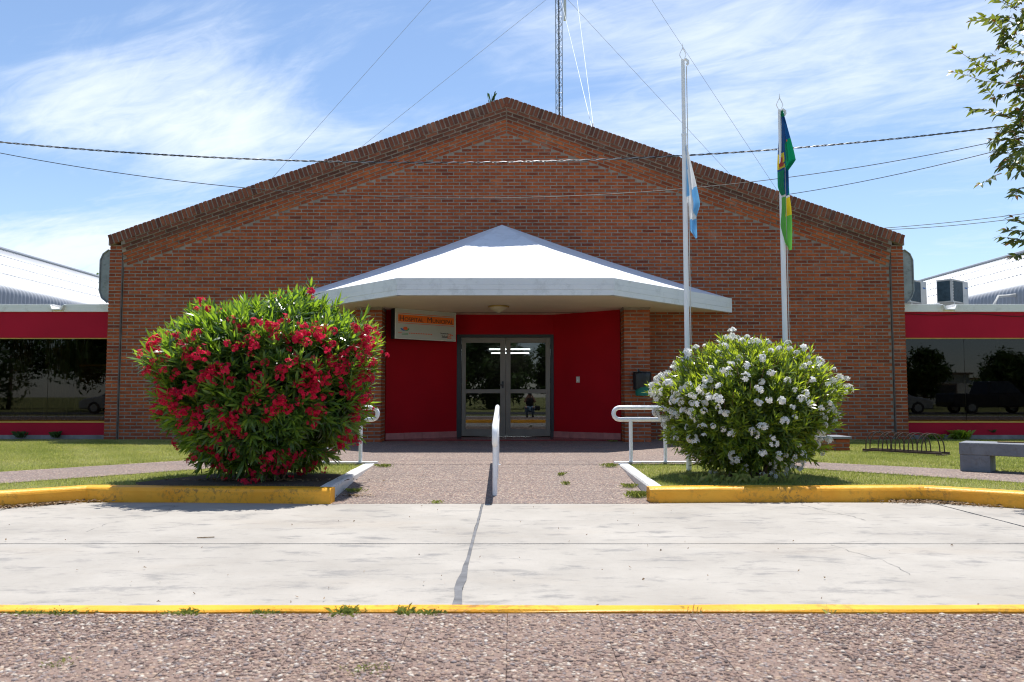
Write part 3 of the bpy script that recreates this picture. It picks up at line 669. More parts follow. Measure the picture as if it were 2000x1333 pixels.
# ------------------------------------------------------------------ low wings
def wing(s, label):
    xi, xo = (CX-HW+.0, -22) if s < 0 else (CX+HW, 22); x0, x1 = sorted((xi, xo)); Y = 17.5
    w = thing('building_wing', ((x0+x1)/2, 18, .13), label, 'building wing')
    MB().box(x0, x1, Y, Y+.25, 2.347, 2.914).build('wall', REDW, w); MB().box(x0, x1, Y, Y+.2, .216, .484).build('sill_wall', REDW, w)
    MB().box(x0, x1, Y-.012, Y+.25, .0, .216).build('plinth', PLINTH, w)
    sx = -10.0 if s < 0 else 9.62      # rain spout cut in the white cap
    c = MB()
    for a, b in ((x0, sx-.12), (sx+.12, x1)): c.box(a, b, Y-.05, Y+.3, 2.916, 3.085)
    c.build('parapet_cap', WHITE, w, bevel=.006)
    sp = MB(); sp.prism([(sx-.17, 3.06), (sx-.12, 2.95), (sx+.12, 2.95), (sx+.17, 3.06), (sx+.13, 3.06), (sx+.095, 2.975), (sx-.095, 2.975), (sx-.13, 3.06)][::-1], Y-.13, Y+.2, 'y'); sp.box(sx-.115, sx+.115, Y-.046, Y+.25, 2.916, 2.948); sp.build('rain_spout', WHITE, w)
    MB().box(x0, x1, Y+.3, 30, 2.99, 3.08).build('roof', ROOFM, w)
    fr = MB(); fr.box(x0, x1, Y+.03, Y+.10, 2.322, 2.346); fr.box(x0, x1, Y-.012, Y+.14, .485, .512); fr.box(x0 if s > 0 else x1-.03, x0+.03 if s > 0 else x1, Y+.03, Y+.1, .512, 2.322)
    window = bpy.data.objects.new('window', None); col.objects.link(window); window.parent = w; window.location = (0, -.5, 1)
    fr.build('window_frame', GOLD, window)
    px = xi-s*0+s*.03; widths = [1.47, 1.5, 1.5, 2, 2, 2, 2]
    for ww in widths:
        a, b = sorted((px+s*.004, px+s*(ww-.004))); MB().box(a, b, Y+.06, Y+.068, .512, 2.322).build('pane', GLASSW, window); px += s*ww
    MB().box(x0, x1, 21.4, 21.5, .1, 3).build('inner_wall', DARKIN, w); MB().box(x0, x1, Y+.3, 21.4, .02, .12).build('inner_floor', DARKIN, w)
    return w
wl = wing(-1, 'low crimson wing with dark window left of the brick hall'); wr = wing(1, 'low crimson wing with dark window right of the brick hall')
# inside the left window
for (x, ww), wh in zip(((-9.35, .5), (-10.0, .55), (-10.75, .4), (-11.5, .6), (-12.3, .5)), ('nearest the brick pier', 'second from the brick pier', 'in the middle of the row', 'second from the far end', 'at the far left end of the row')):
    m = MB(); P = [(x+ww*k/10, 19.6+.03*math.sin(k*2.2)) for k in range(11)]; m.prism(P+[(a, b+.03) for a, b in P[::-1]], .5, 2.5); tag(m.build('curtain', CURT), 'pale curtain behind the left wing window, '+wh, 'curtain', 'curtains behind the left wing window')
cb = thing('cabinet', (-9.3, 18.6, .12), 'dark brown wooden counter cabinet behind the left wing window', 'cabinet')
MB().box(-9.95, -8.85, 18.4, 18.9, .12, 1.75).build('body', WOODIN, cb, bevel=.01)
t_ = MB(); t_.box(-9.98, -8.82, 18.36, 18.92, 1.75, 1.79); t_.box(-9.18, -9.13, 18.37, 18.4, .7, 1.75); t_.box(-9.2, -8.85, 18.37, 18.4, .66, .7); t_.build('gilt_edge', GOLD, cb)
# corrugated barrel-eaved roofs beyond the wings
def curved_roof(s, label):
    zx = -.02 if s < 0 else -.13
    prof = [(13.0, 3.0), (13.0, 3.66)]
    a0, a1 = 0, 57
    for k in range(1, 7):
        a = R(90*k/6*.63); prof.append((13.0+.32*(1-math.cos(a)), 3.66+.32*math.sin(a)))
    x_, z_ = prof[-1]; prof += [(x_+(15.9-x_)*t, z_+(5.63+zx-z_)*t) for t in (.25, .5, .75, 1)] + [(18.8, 4.0), (18.8, 3.0)]
    ys = np.arange(18.6, 40, .022); n = len(prof); V = []; nrm = []
    for i in range(n):
        a = Vector(prof[max(0, i-1)]); b = Vector(prof[min(n-1, i+1)]); t = (b-a).normalized(); nrm.append((-t.y, t.x))
    for y in ys:
        wv = .026*math.cos(2*math.pi*y/.165)
        for i, (x, z) in enumerate(prof): V.append((s*(x+nrm[i][0]*wv), y, z+nrm[i][1]*wv))
    m = MB(); m.add(V, [(j*n+i, j*n+i+1, (j+1)*n+i+1, (j+1)*n+i) for j in range(len(ys)-1) for i in range(n-1)])
    r = thing('curved_roof', (s*15.9, 28, 3.08), label, 'roof'); o = m.build('corrugated_sheet', ROOFM, r, 'all')
    scr = MB()
    for i in (8, 9, 10):
        for y in np.arange(18.68, 40, .165): 
            x, z = prof[i]; scr.box(s*x-.018, s*x+.018, y-.02, y+.02, z+.02, z+.045)
    tag(scr.build('roof_screw', STEELG, r), kind='stuff')
    MB().tube([(s*15.9, 18.6, 5.63+zx+.02), (s*15.9, 40, 5.63+zx+.02)], .07, 8).build('ridge_cap', ROOFM, r, True)
    ew = [(s*13.04, 0.), (s*13.04, 3.6), (s*13.3, 3.9), (s*15.9, 5.55+zx), (s*18.75, 3.95), (s*18.75, 0.)]
    for ya_ in (18.7, 39.6): MB().prism(ew if s > 0 else ew[::-1], ya_, ya_+.2, 'y').build('end_wall', MORTAR, r)
    MB().box(*sorted((s*13.05, s*18.7)), 18.9, 39.6, .0, 3.3).build('wall', MORTAR, r)
curved_roof(-1, 'pale corrugated metal roof with rounded eave beyond the left wing'); curved_roof(1, 'pale corrugated metal roof with rounded eave beyond the right wing')
# air conditioners on the right wing
def condenser(corner, rz, label):
    t = thing('condenser_unit', (*corner, 3.08), label, 'air conditioner', 'condensers on the right wing roof'); M = Matrix.Translation((*corner, 0)) @ Matrix.Rotation(rz, 4, 'Z')
    W, D, z0, z1 = .93, .36, 3.34, 3.88
    MB().box(.003, W, .003, D, z0, z1, M=M).build('casing', ACW, t)
    MB().box(-.008, W+.008, -.008, D+.008, z1, z1+.02, M=M).build('lid', ACW, t)
    m = MB(); m.box(.07, .60, -.010, .0, z0+.03, z1-.02, M=M); m.build('coil', COIL, t); m = MB(); m.box(-.010, .0, .05, D-.02, z0+.03, z1-.02, M=M); m.build('side_coil', COIL, t)
    m = MB(); m.box(-.006, .07, -.004, .0, z0, z1, M=M)
    m.build('corner_post', ACW, t)
    for k in range(13): MB().box(.008, .062, -.009, -.005, z0+.04+k*.037, z0+.055+k*.037, M=M).build('louvre', BLACKM, t)
    MB().box(.605, W, -.014, .0, z0, z1, M=M).build('service_panel', ACW, t); MB().box(.72, .86, -.019, -.014, z1-.16, z1-.13, M=M).build('badge', BLUEP, t)
    for xx in (.12, .75): MB().box(xx, xx+.08, .02, D-.02, 3.08, z0, M=M).build('foot', ACW, t)
condenser((10.66, 19.15), R(40), 'white and dark condenser unit standing in the open on the right wing roof')
condenser((9.62, 19.15), R(40), 'condenser unit on the roof half hidden by the grey eave panel')
m = MB()
for k in range(5):
    ph = k*1.25; m.tube([(12.25+.02*math.cos(ph), 20.2, 3.08), (12.3+.03*math.cos(ph), 20.25, 3.35), (12.5, 20.35+.02*math.sin(ph), 3.62+.02*math.cos(ph)), (12.98, 20.4, 3.66+.02*math.sin(ph))], .022, 6)
tag(m.build('cable_bundle', CABLEW, None, True), 'bundle of pale pipes entering the right corrugated roof', 'cables')
m = MB(); m.tube([(8.5+.25*k, 17.485, 2.88-.035*math.sin(k*.45)**2-.03*(k > 6)*math.sin((k-6)*.3)) for k in range(26)], .006, 5); tag(m.build('loose_wire', CABLEB, None, True), 'thin loose wire sagging along the right crimson wall', 'wire')

# ------------------------------------------------------------------ entrance fittings
def text_mesh(s, size, mat, extrude=.001, align='LEFT'):
    cu = bpy.data.curves.new('txt', 'FONT'); cu.body = s; cu.size = size; cu.extrude = extrude; cu.align_x = align
    o = bpy.data.objects.new('txt', cu); col.objects.link(o); dg = bpy.context.evaluated_depsgraph_get(); dg.update()
    me = bpy.data.meshes.new_from_object(o.evaluated_get(dg)); col.objects.unlink(o); bpy.data.objects.remove(o)
    me.materials.clear(); me.materials.append(mat); return me
A = Vector((-2.395, 16.26, 2.24)); B = Vector((-1.225, 17.22, 2.24)); dv = (B-A); SW = dv.length; SH = .625; yaw = math.atan2(dv.y, dv.x)
sg = thing('light_box_sign', A, 'pale light-box sign reading Hospital Municipal on the left red wall', 'sign'); MS = Matrix.Translation(A) @ Matrix.Rotation(yaw, 4, 'Z')
MB().box(0, SW, .012, .16, .0, SH, M=MS).build('sign_box', BLACKM, sg)
MB().box(.015, SW-.015, .0, .012, .015, SH-.015, M=MS).build('sign_face', SIGNF, sg)
fb = MB(); [fb.box(*q, M=MS) for q in ((0, SW, -.008, .012, 0, .015), (0, SW, -.008, .012, SH-.015, SH), (0, .018, -.008, .012, .015, SH-.015), (SW-.018, SW, -.008, .012, .015, SH-.015))]; fb.build('sign_rim', ACW, sg)
b_ = MB(); b_.box(.07, SW-.045, -.003, 0, .355, .505, M=MS); b_.build('banner', ORANGE, sg)
b_ = MB(); b_.box(.07, SW-.045, -.003, 0, .525, .535, M=MS); b_.box(.07, SW-.045, -.003, 0, .325, .335, M=MS); b_.build('banner_line', ORANGE2, sg)
def put_text(s, size, x, z, mat, sx=1.0):
    me = text_mesh(s, size, mat); o = bpy.data.objects.new('lettering', me); col.objects.link(o); o.parent = sg
    w = max(v.co.x for v in me.vertices)*sx
    o.location = (Matrix.Rotation(yaw, 4, 'Z') @ Vector((x, -.006, z))); o.rotation_euler = (R(90), 0, yaw); o.scale = (sx, 1, 1); return x+w
def text_w(t, size): return max(v.co.x for v in text_mesh(t, size, INK).vertices)
parts_ = [('H', .165, .012), ('OSPITAL', .118, .085), ('M', .165, .012), ('UNICIPAL', .118, 0)]
kx = (SW-.045-.07-.045-.109)/sum(text_w(t, z_) for t, z_, g_ in parts_); x = .092
for t_, z_, g_ in parts_: x = put_text(t_, z_, x, .372, INK, kx)+g_
d_ = MB(); xs = [.08, .125]+[.335+.042*k for k in range(14)]+[SW-.135, SW-.095]
for q in xs: d_.box(q, q+.026, -.003, 0, .118, .137, M=MS)
d_.build('dotted_line', ORANGE2, sg)
lg = MB()
for k, (a0, a1, mi) in enumerate(((200, 290, 0), (250, 340, 1))):
    cx_ = .225+(.04 if k else -.02); P = [(cx_+.085*math.cos(R(a0+(a1-a0)*j/8)), .245+.075*math.sin(R(a0+(a1-a0)*j/8))) for j in range(9)]+[(cx_+.05*math.cos(R(a1+(a0-a1)*j/8)), .235+.025*math.sin(R(a1+(a0-a1)*j/8))) for j in range(9)]
    lg.prism(P[::-1], -.003-.001*k, 0, 'y', mi=mi, M=MS)
P = [(.245+.055*math.cos(R(q)), .215+.042*math.sin(R(q))*(1 if math.sin(R(q)) > 0 else .7)) for q in range(0, 360, 20)]; lg.prism(P[::-1], -.006, 0, 'y', mi=2, M=MS)
lg.build('emblem', [BLUEP, GREENI, ORANGE2], sg)
q_ = MB(); q_.box(.16, .31, -.003, 0, .115, .125, M=MS); q_.box(.16, .31, -.003, 0, .09, .098, M=MS); q_.build('emblem_caption', GREENI, sg)
put_text('Secretaría de', .047, SW-.40, .148, INK, .85); put_text('Salud', .085, SW-.365, .070, INK, .85)
k_ = MB(); ex = SW-.21
for i in range(3):
    for j in range(3):
        if (i, j) in ((0, 2),): k_.box(ex+.012, ex+.026, -.003, 0, .055+.036*j, .081+.036*j, M=MS)
        elif i == 1 or j == 1: k_.box(ex+.036*i+.006, ex+.036*i+.022, -.003, 0, .059+.036*j, .078+.036*j, M=MS)
        else: k_.box(ex+.036*i, ex+.036*i+.028, -.003, 0, .055+.036*j, .083+.036*j, M=MS)
k_.build('cross_emblem', ORANGE2, sg)
lp = thing('ceiling_lamp', (-.27, 15.95, 2.872), 'round frosted cone lamp under the white canopy', 'ceiling lamp')
MB().lathe([(.0, 0), (.205, 0), (.215, -.012), (.205, -.03), (.19, -.03)], (-.27, 15.95, 2.872), 32).build('lamp_base', GOLD, lp, True)
MB().lathe([(.195, -.028), (.17, -.06), (.1, -.10), (.03, -.135), (.0, -.14)], (-.27, 15.95, 2.872), 32).build('lamp_shade', LAMPG, lp, True)
sw = Vector(RC).lerp(Vector(RD), .38); dr2 = (Vector(RD)-Vector(RC)).normalized(); nr2 = Vector((dr2.y, -dr2.x)); ya2 = math.atan2(dr2.y, dr2.x)
ws = thing('wall_switch', (sw.x, sw.y, 1.42), 'small white switch plate on the right red entrance wall', 'switch'); MW = Matrix.Translation((sw.x, sw.y, 1.42)) @ Matrix.Rotation(ya2, 4, 'Z')
MB().box(-.045, .045, -.012, 0, -.065, .065, M=MW).build('plate', ACW, ws, bevel=.003); MB().box(-.015, .015, -.018, -.012, -.03, .0, M=MW).build('button', WHITE, ws)
# litter bin on the right pillar
bx, by = 2.60, 15.93
bn = thing('litter_bin', (bx, by, 1.05), 'green bucket bin with black liner hung on the right brick pillar', 'litter bin')
MB().lathe([(0, 1.07), (.125, 1.07), (.132, 1.075), (.165, 1.50), (.17, 1.52), (.16, 1.52), (.155, 1.49)], (bx, by, 0), 28).build('bucket', GREENP, bn, True)
V = []; nb = 40
for j, (r_, z_) in enumerate(((.155, 1.42), (.166, 1.535), (.176, 1.545), (.183, 1.50), (.18, 1.40), (.176, 1.30), (.172, 1.26))):
    for k in range(nb):
        a = 2*math.pi*k/nb; dz = -.07*(max(0, math.cos(a-R(200)))**2)*(j >= 5) + .012*math.sin(k*2.1+j)*(j > 3)
        r2 = r_+.007*math.sin(k*1.9+j*1.3)*(j > 1); V.append((bx+r2*math.cos(a), by+r2*math.sin(a), z_+dz))
bag = MB(); bag.add(V, [(j*nb+k, j*nb+(k+1) % nb, (j+1)*nb+(k+1) % nb, (j+1)*nb+k) for j in range(6) for k in range(nb)]); bag.build('bin_liner', BLACKP, bn, 'all')
MB().tube([(bx-.05, by+.12, 1.5), (bx-.05, 16.10, 1.5)], .012, 6).build('bracket', BLACKM, bn, True)
bt = thing('plastic_bottle', (bx-.05, by, 1.5), 'blue plastic bottle poking out of the black bin liner', 'bottle')
MB().tube([(bx-.02, by, 1.43), (bx-.06, by-.02, 1.545)], [.035, .035], 10).build('bottle_body', BLUEP, bt, True); MB().tube([(bx-.06, by-.02, 1.545), (bx-.085, by-.03, 1.60)], [.03, .012], 10).build('bottle_neck', CABLEB, bt, True)

# ------------------------------------------------------------------ handrails
def loop_rail(name, p0, p1, up, drop, label, end_back=None, posts=()):
    """two parallel bars joined by a half-round at the p0 end"""
    t = thing(name, posts[0][0], label, 'handrail')
    p0, p1 = Vector(p0), Vector(p1); dr = (p1-p0).normalized(); r = drop/2; dn = Vector((0, 0, -1)); c = p0+dn*r
    arc = [c+(-dr*math.cos(R(a))+Vector((0, 0, 1))*math.sin(R(a)))*r for a in range(90, -91, -15)]
    c2 = p1+dn*r; arc2 = [c2+(dr*math.cos(R(a))-Vector((0, 0, 1))*math.sin(R(a)))*r for a in range(90, -91, -15)]
    pts = [p1]+[p0]+arc[1:-1]+[p0+dn*drop]+[p1+dn*drop]+arc2[1:-1]+[p1]
    MB().tube(pts, .030, 12).build('rail', POLEW, t, True)
    for (a, b) in posts:
        MB().tube([a, b], .026, 12).build('post', POLEW, t, True)
        MB().lathe([(.0, .004), (.05, .004), (.05, .0)], (a[0], a[1], a[2]+.001), 14).build('foot_plate', POLEW, t)
loop_rail('handrail', (-.175, 8.22, .765), (-.205, 11.25, .915), 0, .19, 'white steel handrail in the middle of the ramp, end on', posts=[((-.18, 8.50, .015), (-.18, 8.50, .60)), ((-.19, 9.70, .07), (-.19, 9.70, .66)), ((-.20, 10.98, .13), (-.20, 10.98, .72))])
loop_rail('handrail', (1.50, 11.16, .905), (2.32, 11.19, .905), 0, .165, 'white looped handrail showing left of the white-flowered bush', posts=[((1.655, 11.16, .15), (1.655, 11.16, .745)), ((2.14, 11.19, .15), (2.14, 11.19, .745))])
loop_rail('handrail', (-1.95, 11.12, .905), (-2.75, 11.15, .905), 0, .165, 'white handrail mostly hidden behind the red-flowered bush', posts=[((-2.10, 11.12, .15), (-2.10, 11.12, .745)), ((-2.58, 11.15, .15), (-2.58, 11.15, .745))])

# ------------------------------------------------------------------ bench, bicycle rack, brick planter
bo = Vector((5.60, 10.05, .125)); bd = Vector((.78, -.626, 0)).normalized(); MBn = Matrix.Translation(bo) @ Matrix.Rotation(math.atan2(bd.y, bd.x), 4, 'Z')
bench = thing('concrete_bench', bo, 'grey painted concrete bench on the right lawn', 'bench')
MB().box(0, 1.7, 0, .45, .21, .365, M=MBn).build('seat', GREYC, bench, bevel=.012)
for xx in (.004, 1.366): MB().box(xx, xx+.33, .006, .444, -.03, .212, M=MBn).build('leg', GREYC, bench, bevel=.01)
st = MB(); st.box(.42, 1.35, .12, .17, .367, .38, M=MBn @ Matrix.Rotation(R(9), 4, 'Z')); tag(st.build('wooden_strip', TWIG), 'weathered wooden strip lying on the grey bench', 'strip')
r0 = Vector((5.93, 13.55, .15)); r1 = Vector((6.72, 12.55, .15)); rd = (r1-r0).normalized(); rn = Vector((-rd.y, rd.x, 0)); rl = (r1-r0).length
rack = thing('bicycle_rack', r0, 'low rusty bicycle rack with wire hoops on the grass', 'bicycle rack'); MRk = Matrix.Translation(r0) @ Matrix.Rotation(math.atan2(rd.y, rd.x), 4, 'Z')
MB().box(0, rl, -.018, .018, 0, .03, M=MRk).build('base_bar', RUST, rack); MB().box(0, rl, .26, .296, 0, .03, M=MRk).build('base_bar', RUST, rack)
for xx in (.02, rl-.06): MB().box(xx, xx+.05, -.06, .34, -.02, .0, M=MRk).build('foot', RUST, rack)
for k in range(5):
    for e in (0, .072):
        s0 = .05+k*.212+e; pts = []
        for j in range(17):
            a = math.pi*j/16; pts.append(r0+rd*(s0+.115-.115*math.cos(a))+rn*(.278*(.5-.5*math.cos(a)))+Vector((0, 0, .03+.12*min(1, math.sin(a)*1.0)+.17*math.sin(a)**.6)))
        MB().tube(pts, .0095, 6).build('hoop', RUST, rack, True)
pl = thing('brick_planter', (4.4, 13.9, .125), 'low brick ledge with grey cap behind the white-flowered bush', 'planter')
MB().box(3.15, 5.77, 13.72, 14.25, .1, .31).build('core', MORTAR, pl)
for k in range(3):
    x = 3.15-(.13 if k % 2 else 0); z = .155+.072*k-.0
    while x < 5.75:
        a, b = max(x, 3.142), min(x+.245, 5.778); x += .2655
        if b-a > .05: link('brick', shared_brick(b-a, .053, .06, tone_at(0, 0)), pl, ((a+b)/2, 13.71, z))
    for yy in (13.86, 14.12): o = link('brick', shared_brick(.235, .053, .06, tone_at(0, 0)), pl, (5.78, yy, z)); o.rotation_euler = (0, 0, math.pi/2)
MB().box(3.12, 5.81, 13.69, 14.28, .335, .375).build('cap', GREYC, pl, bevel=.008)

# ------------------------------------------------------------------ flagpoles and flags
PY = 10.2
def upx(px, py, Y):
    F_ = 1555.6; p = math.atan(107/F_); u = (px-1000)/F_; v = (666.5-py)/F_
    y = math.cos(p)-v*math.sin(p); z = math.sin(p)+v*math.cos(p); return u/y*Y, 1.07+z/y*Y
def pole(x, z_top, z_step, label):
    t = thing('flagpole', (x, PY, .125), label, 'flagpole'); MB().tube([(x, PY, .1), (x, PY, z_step)], [.034, .031], 16).build('lower_pole', POLEW, t, True)
    MB().tube([(x, PY, z_step-.001), (x, PY, z_top)], [.026, .024], 16).build('upper_pole', POLEW, t, True)
    MB().lathe([(.033, -.03), (.036, 0), (.027, .02)], (x, PY, z_step), 16).build('collar', POLEW, t, True)
    MB().tube([(x+.045, PY-.03, .9), (x+.04, PY-.03, z_top-.1)], .006, 5).build('halyard', CABLEW, t, True)
    MB().tube([(x+.045, PY-.03, z_top-.08), (x+.06, PY-.03, z_top-.06), (x+.06, PY-.03, z_top-.03), (x+.02, PY-.03, z_top)], .018, 8).build('pulley', POLEW, t, True)
    m = MB()
    for s in (-1, 1): m.tube([(x+s*.012, PY, z_top), (x+s*.042, PY, z_top+.06), (x+s*.035, PY, z_top+.09), (x, PY, z_top+.16)], .005, 6)
    m.tube([(x, PY, z_top+.14), (x, PY, z_top+.22)], [.007, .002], 6); m.build('finial', POLEW, t, True)
x1_, z1t = upx(1336.5, 117, PY); x1_ = upx(1338, 400, PY)[0]; z1s = upx(1337, 262, PY)[1]
x2_ = upx(1528.5, 450, PY)[0]; z2t = upx(1525, 215, PY)[1]
pole(x1_, z1t, z1s, 'taller white flagpole flying the pale blue and white flag'); pole(x2_, z2t, z2t-.9, 'shorter white flagpole flying the green and blue flag')
def flag(name, rows, colour, mats, label, seed):
    """rows: (zoom y, left, right) outline of the hanging cloth, measured on its own plane beside the pole"""
    q = random.Random(seed); NU, NV = 18, 70; V = []; F = []; mi = []
    ys = np.linspace(rows[0][0], rows[-1][0], NV); L = np.interp(ys, [r[0] for r in rows], [r[1] for r in rows]); Rr = np.interp(ys, [r[0] for r in rows], [r[2] for r in rows])
    for j in range(NV):
        for i in range(NU+1):
            f = i/NU; zx_ = L[j]+(Rr[j]-L[j])*f; X, Z = upx(1300+zx_/2.897, 60+ys[j]/2.897, PY-.05)
            w = (Rr[j]-L[j])/2.897*PY/1555
            V.append((X, PY-.05+math.sin(f*9.4+j*.045)*min(.06, w*.5)+.02*math.sin(f*4+j*.11), Z))
    for j in range(NV-1):
        for i in range(NU):
            F.append((j*(NU+1)+i, j*(NU+1)+i+1, (j+1)*(NU+1)+i+1, (j+1)*(NU+1)+i)); f = (i+.5)/NU; mi.append(colour(L[j]+(Rr[j]-L[j])*f, ys[j], f))
    m = MB(); m.v = V; m.f = F; m.t = [.5]*len(F); m.mi = mi; return tag(m.build(name, mats, None, 'all'), label, 'flag')
def cloth(name, c):
    t = NT(name); b = t.n('ShaderNodeBsdfPrincipled'); t.put(b.inputs['Base Color'], c); b.inputs['Roughness'].default_value = .75
    tr = t.n('ShaderNodeBsdfTranslucent'); t.put(tr.inputs[0], c); mx = t.n('ShaderNodeMixShader'); mx.inputs[0].default_value = .4
    t.nt.links.new(b.outputs[0], mx.inputs[1]); t.nt.links.new(tr.outputs[0], mx.inputs[2]); t.nt.links.new(mx.outputs[0], t.out.inputs[0]); return t.m
SKYB, CLW, CLB, CLG, CLY, CLLG, CLR = cloth('cloth_sky_blue', (.18,.47,.78)), cloth('cloth_white', (.80,.81,.82)), cloth('cloth_blue', (.012,.085,.26)), cloth('cloth_green', (.005,.26,.12)), cloth('cloth_yellow', (.80,.62,.03)), cloth('cloth_light_green', (.16,.52,.09)), cloth('cloth_red', (.6,.07,.04))
def c1(x, y, f):
    if y < 935 and x < 118+(y-650)*.045: return 0
    if x > 128+(y-740)*.16+18*(y < 890)+ (14 if y < 880 else -8): return 0
    if y > 1062: return 0
    return 1
flag('hanging_flag', [(648, 116, 121), (700, 116, 130), (750, 116, 141), (850, 115, 165), (935, 116, 183), (975, 130, 190), (1000, 133, 188), (1060, 138, 171), (1130, 142, 174), (1176, 172, 177)], c1, [SKYB, CLW], 'pale blue and white flag hanging limp at half mast', 1)
def c2(x, y, f):
    if y < 480: return 1
    if y < 930:
        if 640 < x < 664 and 690 < y < 782: return 4 if (650 < x < 661 and 705 < y < 765) else 2
        if y > 790 and x < 664: return 1
        d_ = (y-600)+(x-697)*.95
        if x > 668 and d_ > 0 and not (y > 770 and x < 691): return 4 if d_ < 6 else 1
        return 0
    if y < 944: return 5
    if y < 1046 and x > 672+(y-945)*.12: return 2
    return 3 if y > 1030 or x < 676 else 3
flag('hanging_flag', [(452, 655, 661), (500, 655, 673), (600, 648, 696), (700, 643, 722), (738, 641, 730), (765, 640, 712), (795, 640, 690), (880, 640, 692), (915, 650, 695), (935, 660, 697), (1000, 660, 705), (1050, 658, 707), (1100, 655, 709), (1150, 664, 710), (1200, 680, 711), (1242, 704, 711)], c2, [CLB, CLG, CLY, CLLG, CLR, CLW], 'green and blue flag with yellow emblem hanging folded', 2)

# ------------------------------------------------------------------ mast, guys, overhead cables
mast = thing('lattice_mast', (2.43, 40, 0), 'slender steel lattice radio mast behind the gable', 'mast'); mx_, my_ = 2.42, 40.0
lg_ = [(mx_-.17, my_-.1), (mx_+.17, my_-.1), (mx_, my_+.2)]
for (a, b) in lg_: MB().tube([(a, b, 0), (a, b, 31)], .022, 6).build('leg', STEELG, mast, True)
br = MB(); z = 0.2; k = 0
while z < 30.6:
    for i in range(3):
        a, b = lg_[i], lg_[(i+1) % 3]; p, q = (a, b) if k % 2 else (b, a); br.tube([(*p, z), (*q, z+.4)], .011, 4, cap=False); br.tube([(*a, z), (*b, z)], .009, 4, cap=False)
    z += .4; k += 1
br.build('lattice', STEELG, mast)
MB().box(mx_+.24, mx_+.38, my_-.2, my_-.06, 20.4, 22.0).build('panel_aerial', ACW, mast)
MB().tube([(mx_-.02, my_-.05, 0), (mx_+.02, my_-.05, 12), (mx_+.0, my_-.05, 31)], .03, 6).build('feeder_cable', CABLEB, mast, True)
for (zt, ax, ay) in ((22.1, (690, 300), 0), (29.3, (530, 350), 0), (22.1, (1420, 335), 0), (29.3, (1500, 345), 0)):
    X, Z = upx(*ax, 40); t = zt/(zt-Z); MB().tube([(mx_, my_, zt), (mx_+(X-mx_)*t, my_, .0)], .009, 4).build('guy_wire', STEELG, mast)
gx, gz_ = upx(1160, 252, 17.6)
for (px, py) in ((1125, 0), (1097, 10)):
    X, Z = upx(px, py, 40); tt = .9; gy = 17.75
    top = Vector((mx_+.05, my_, 29.2 if px > 1100 else 21.9)); MB().tube([(gx+(0 if px > 1100 else -.03), 17.62, gz_-.02), top], .008, 5).build('guy_wire', POLEW, mast)  # near guys white: sunlight on the wire put into the colour
MB().tube([(gx, 17.62, gz_-.05), (gx-.01, 17.75, gz_+.17)], .022, 6).build('turnbuckle', STEELG, mast, True)
def fit(pts, Y):
    P = [upx(a, b, Y) for a, b in pts]; return np.polyfit([p[0] for p in P], [p[1] for p in P], 2)
def overhead(label, pts, Y, r, mat, x0, x1, twist=False):
    c = fit(pts, Y); t = thing('overhead_cable', (0, Y, float(np.polyval(c, 0))), label, 'cable')
    if twist:
        for ph, mt in ((0, CABLEB), (math.pi, STEELG)):
            xs = np.arange(x0, x1, .045); MB().tube([(x, Y+.009*math.sin(x*24+ph), float(np.polyval(c, x))+.009*math.cos(x*24+ph)) for x in xs], r, 5).build('strand', mt, t, True)
    else: MB().tube([(x, Y, float(np.polyval(c, x))) for x in np.arange(x0, x1, .4)], r, 5).build('strand', mat, t, True)
overhead('twisted black and white service cable crossing the whole front', [(0, 278), (985, 317), (1920, 252)], 12.4, .0075, CABLEB, -13, 13, True)
overhead('thin cable dipping lowest across the brick gable', [(0, 300), (490, 367), (1340, 370), (1950, 275)], 12.9, .0062, CABLEB, -13, 13)
def straight(label, p, Yp, q, Yq, r, mat=CABLEB, sag=.1, grp=None):
    a = Vector((upx(*p, Yp)[0], Yp, upx(*p, Yp)[1])); b = Vector((upx(*q, Yq)[0], Yq, upx(*q, Yq)[1])); m = MB()
    m.tube([a.lerp(b, k/12)+Vector((0, 0, -sag*4*(k/12)*(1-k/12))) for k in range(13)], r, 5); return tag(m.build('overhead_cable', mat, None, True), label, 'cable', grp)
straight('thin cable running from the coping beside the green flag to the right tree', (1520, 383), 17.0, (2120, 248), 12, .007)
straight('upper of two wires leaving the right end of the brick gable', (1725, 446), 17.4, (2150, 396), 15, .007, sag=.05); straight('lower of two wires leaving the right end of the brick gable', (1727, 449), 17.4, (2150, 402), 15, .007, sag=.08)

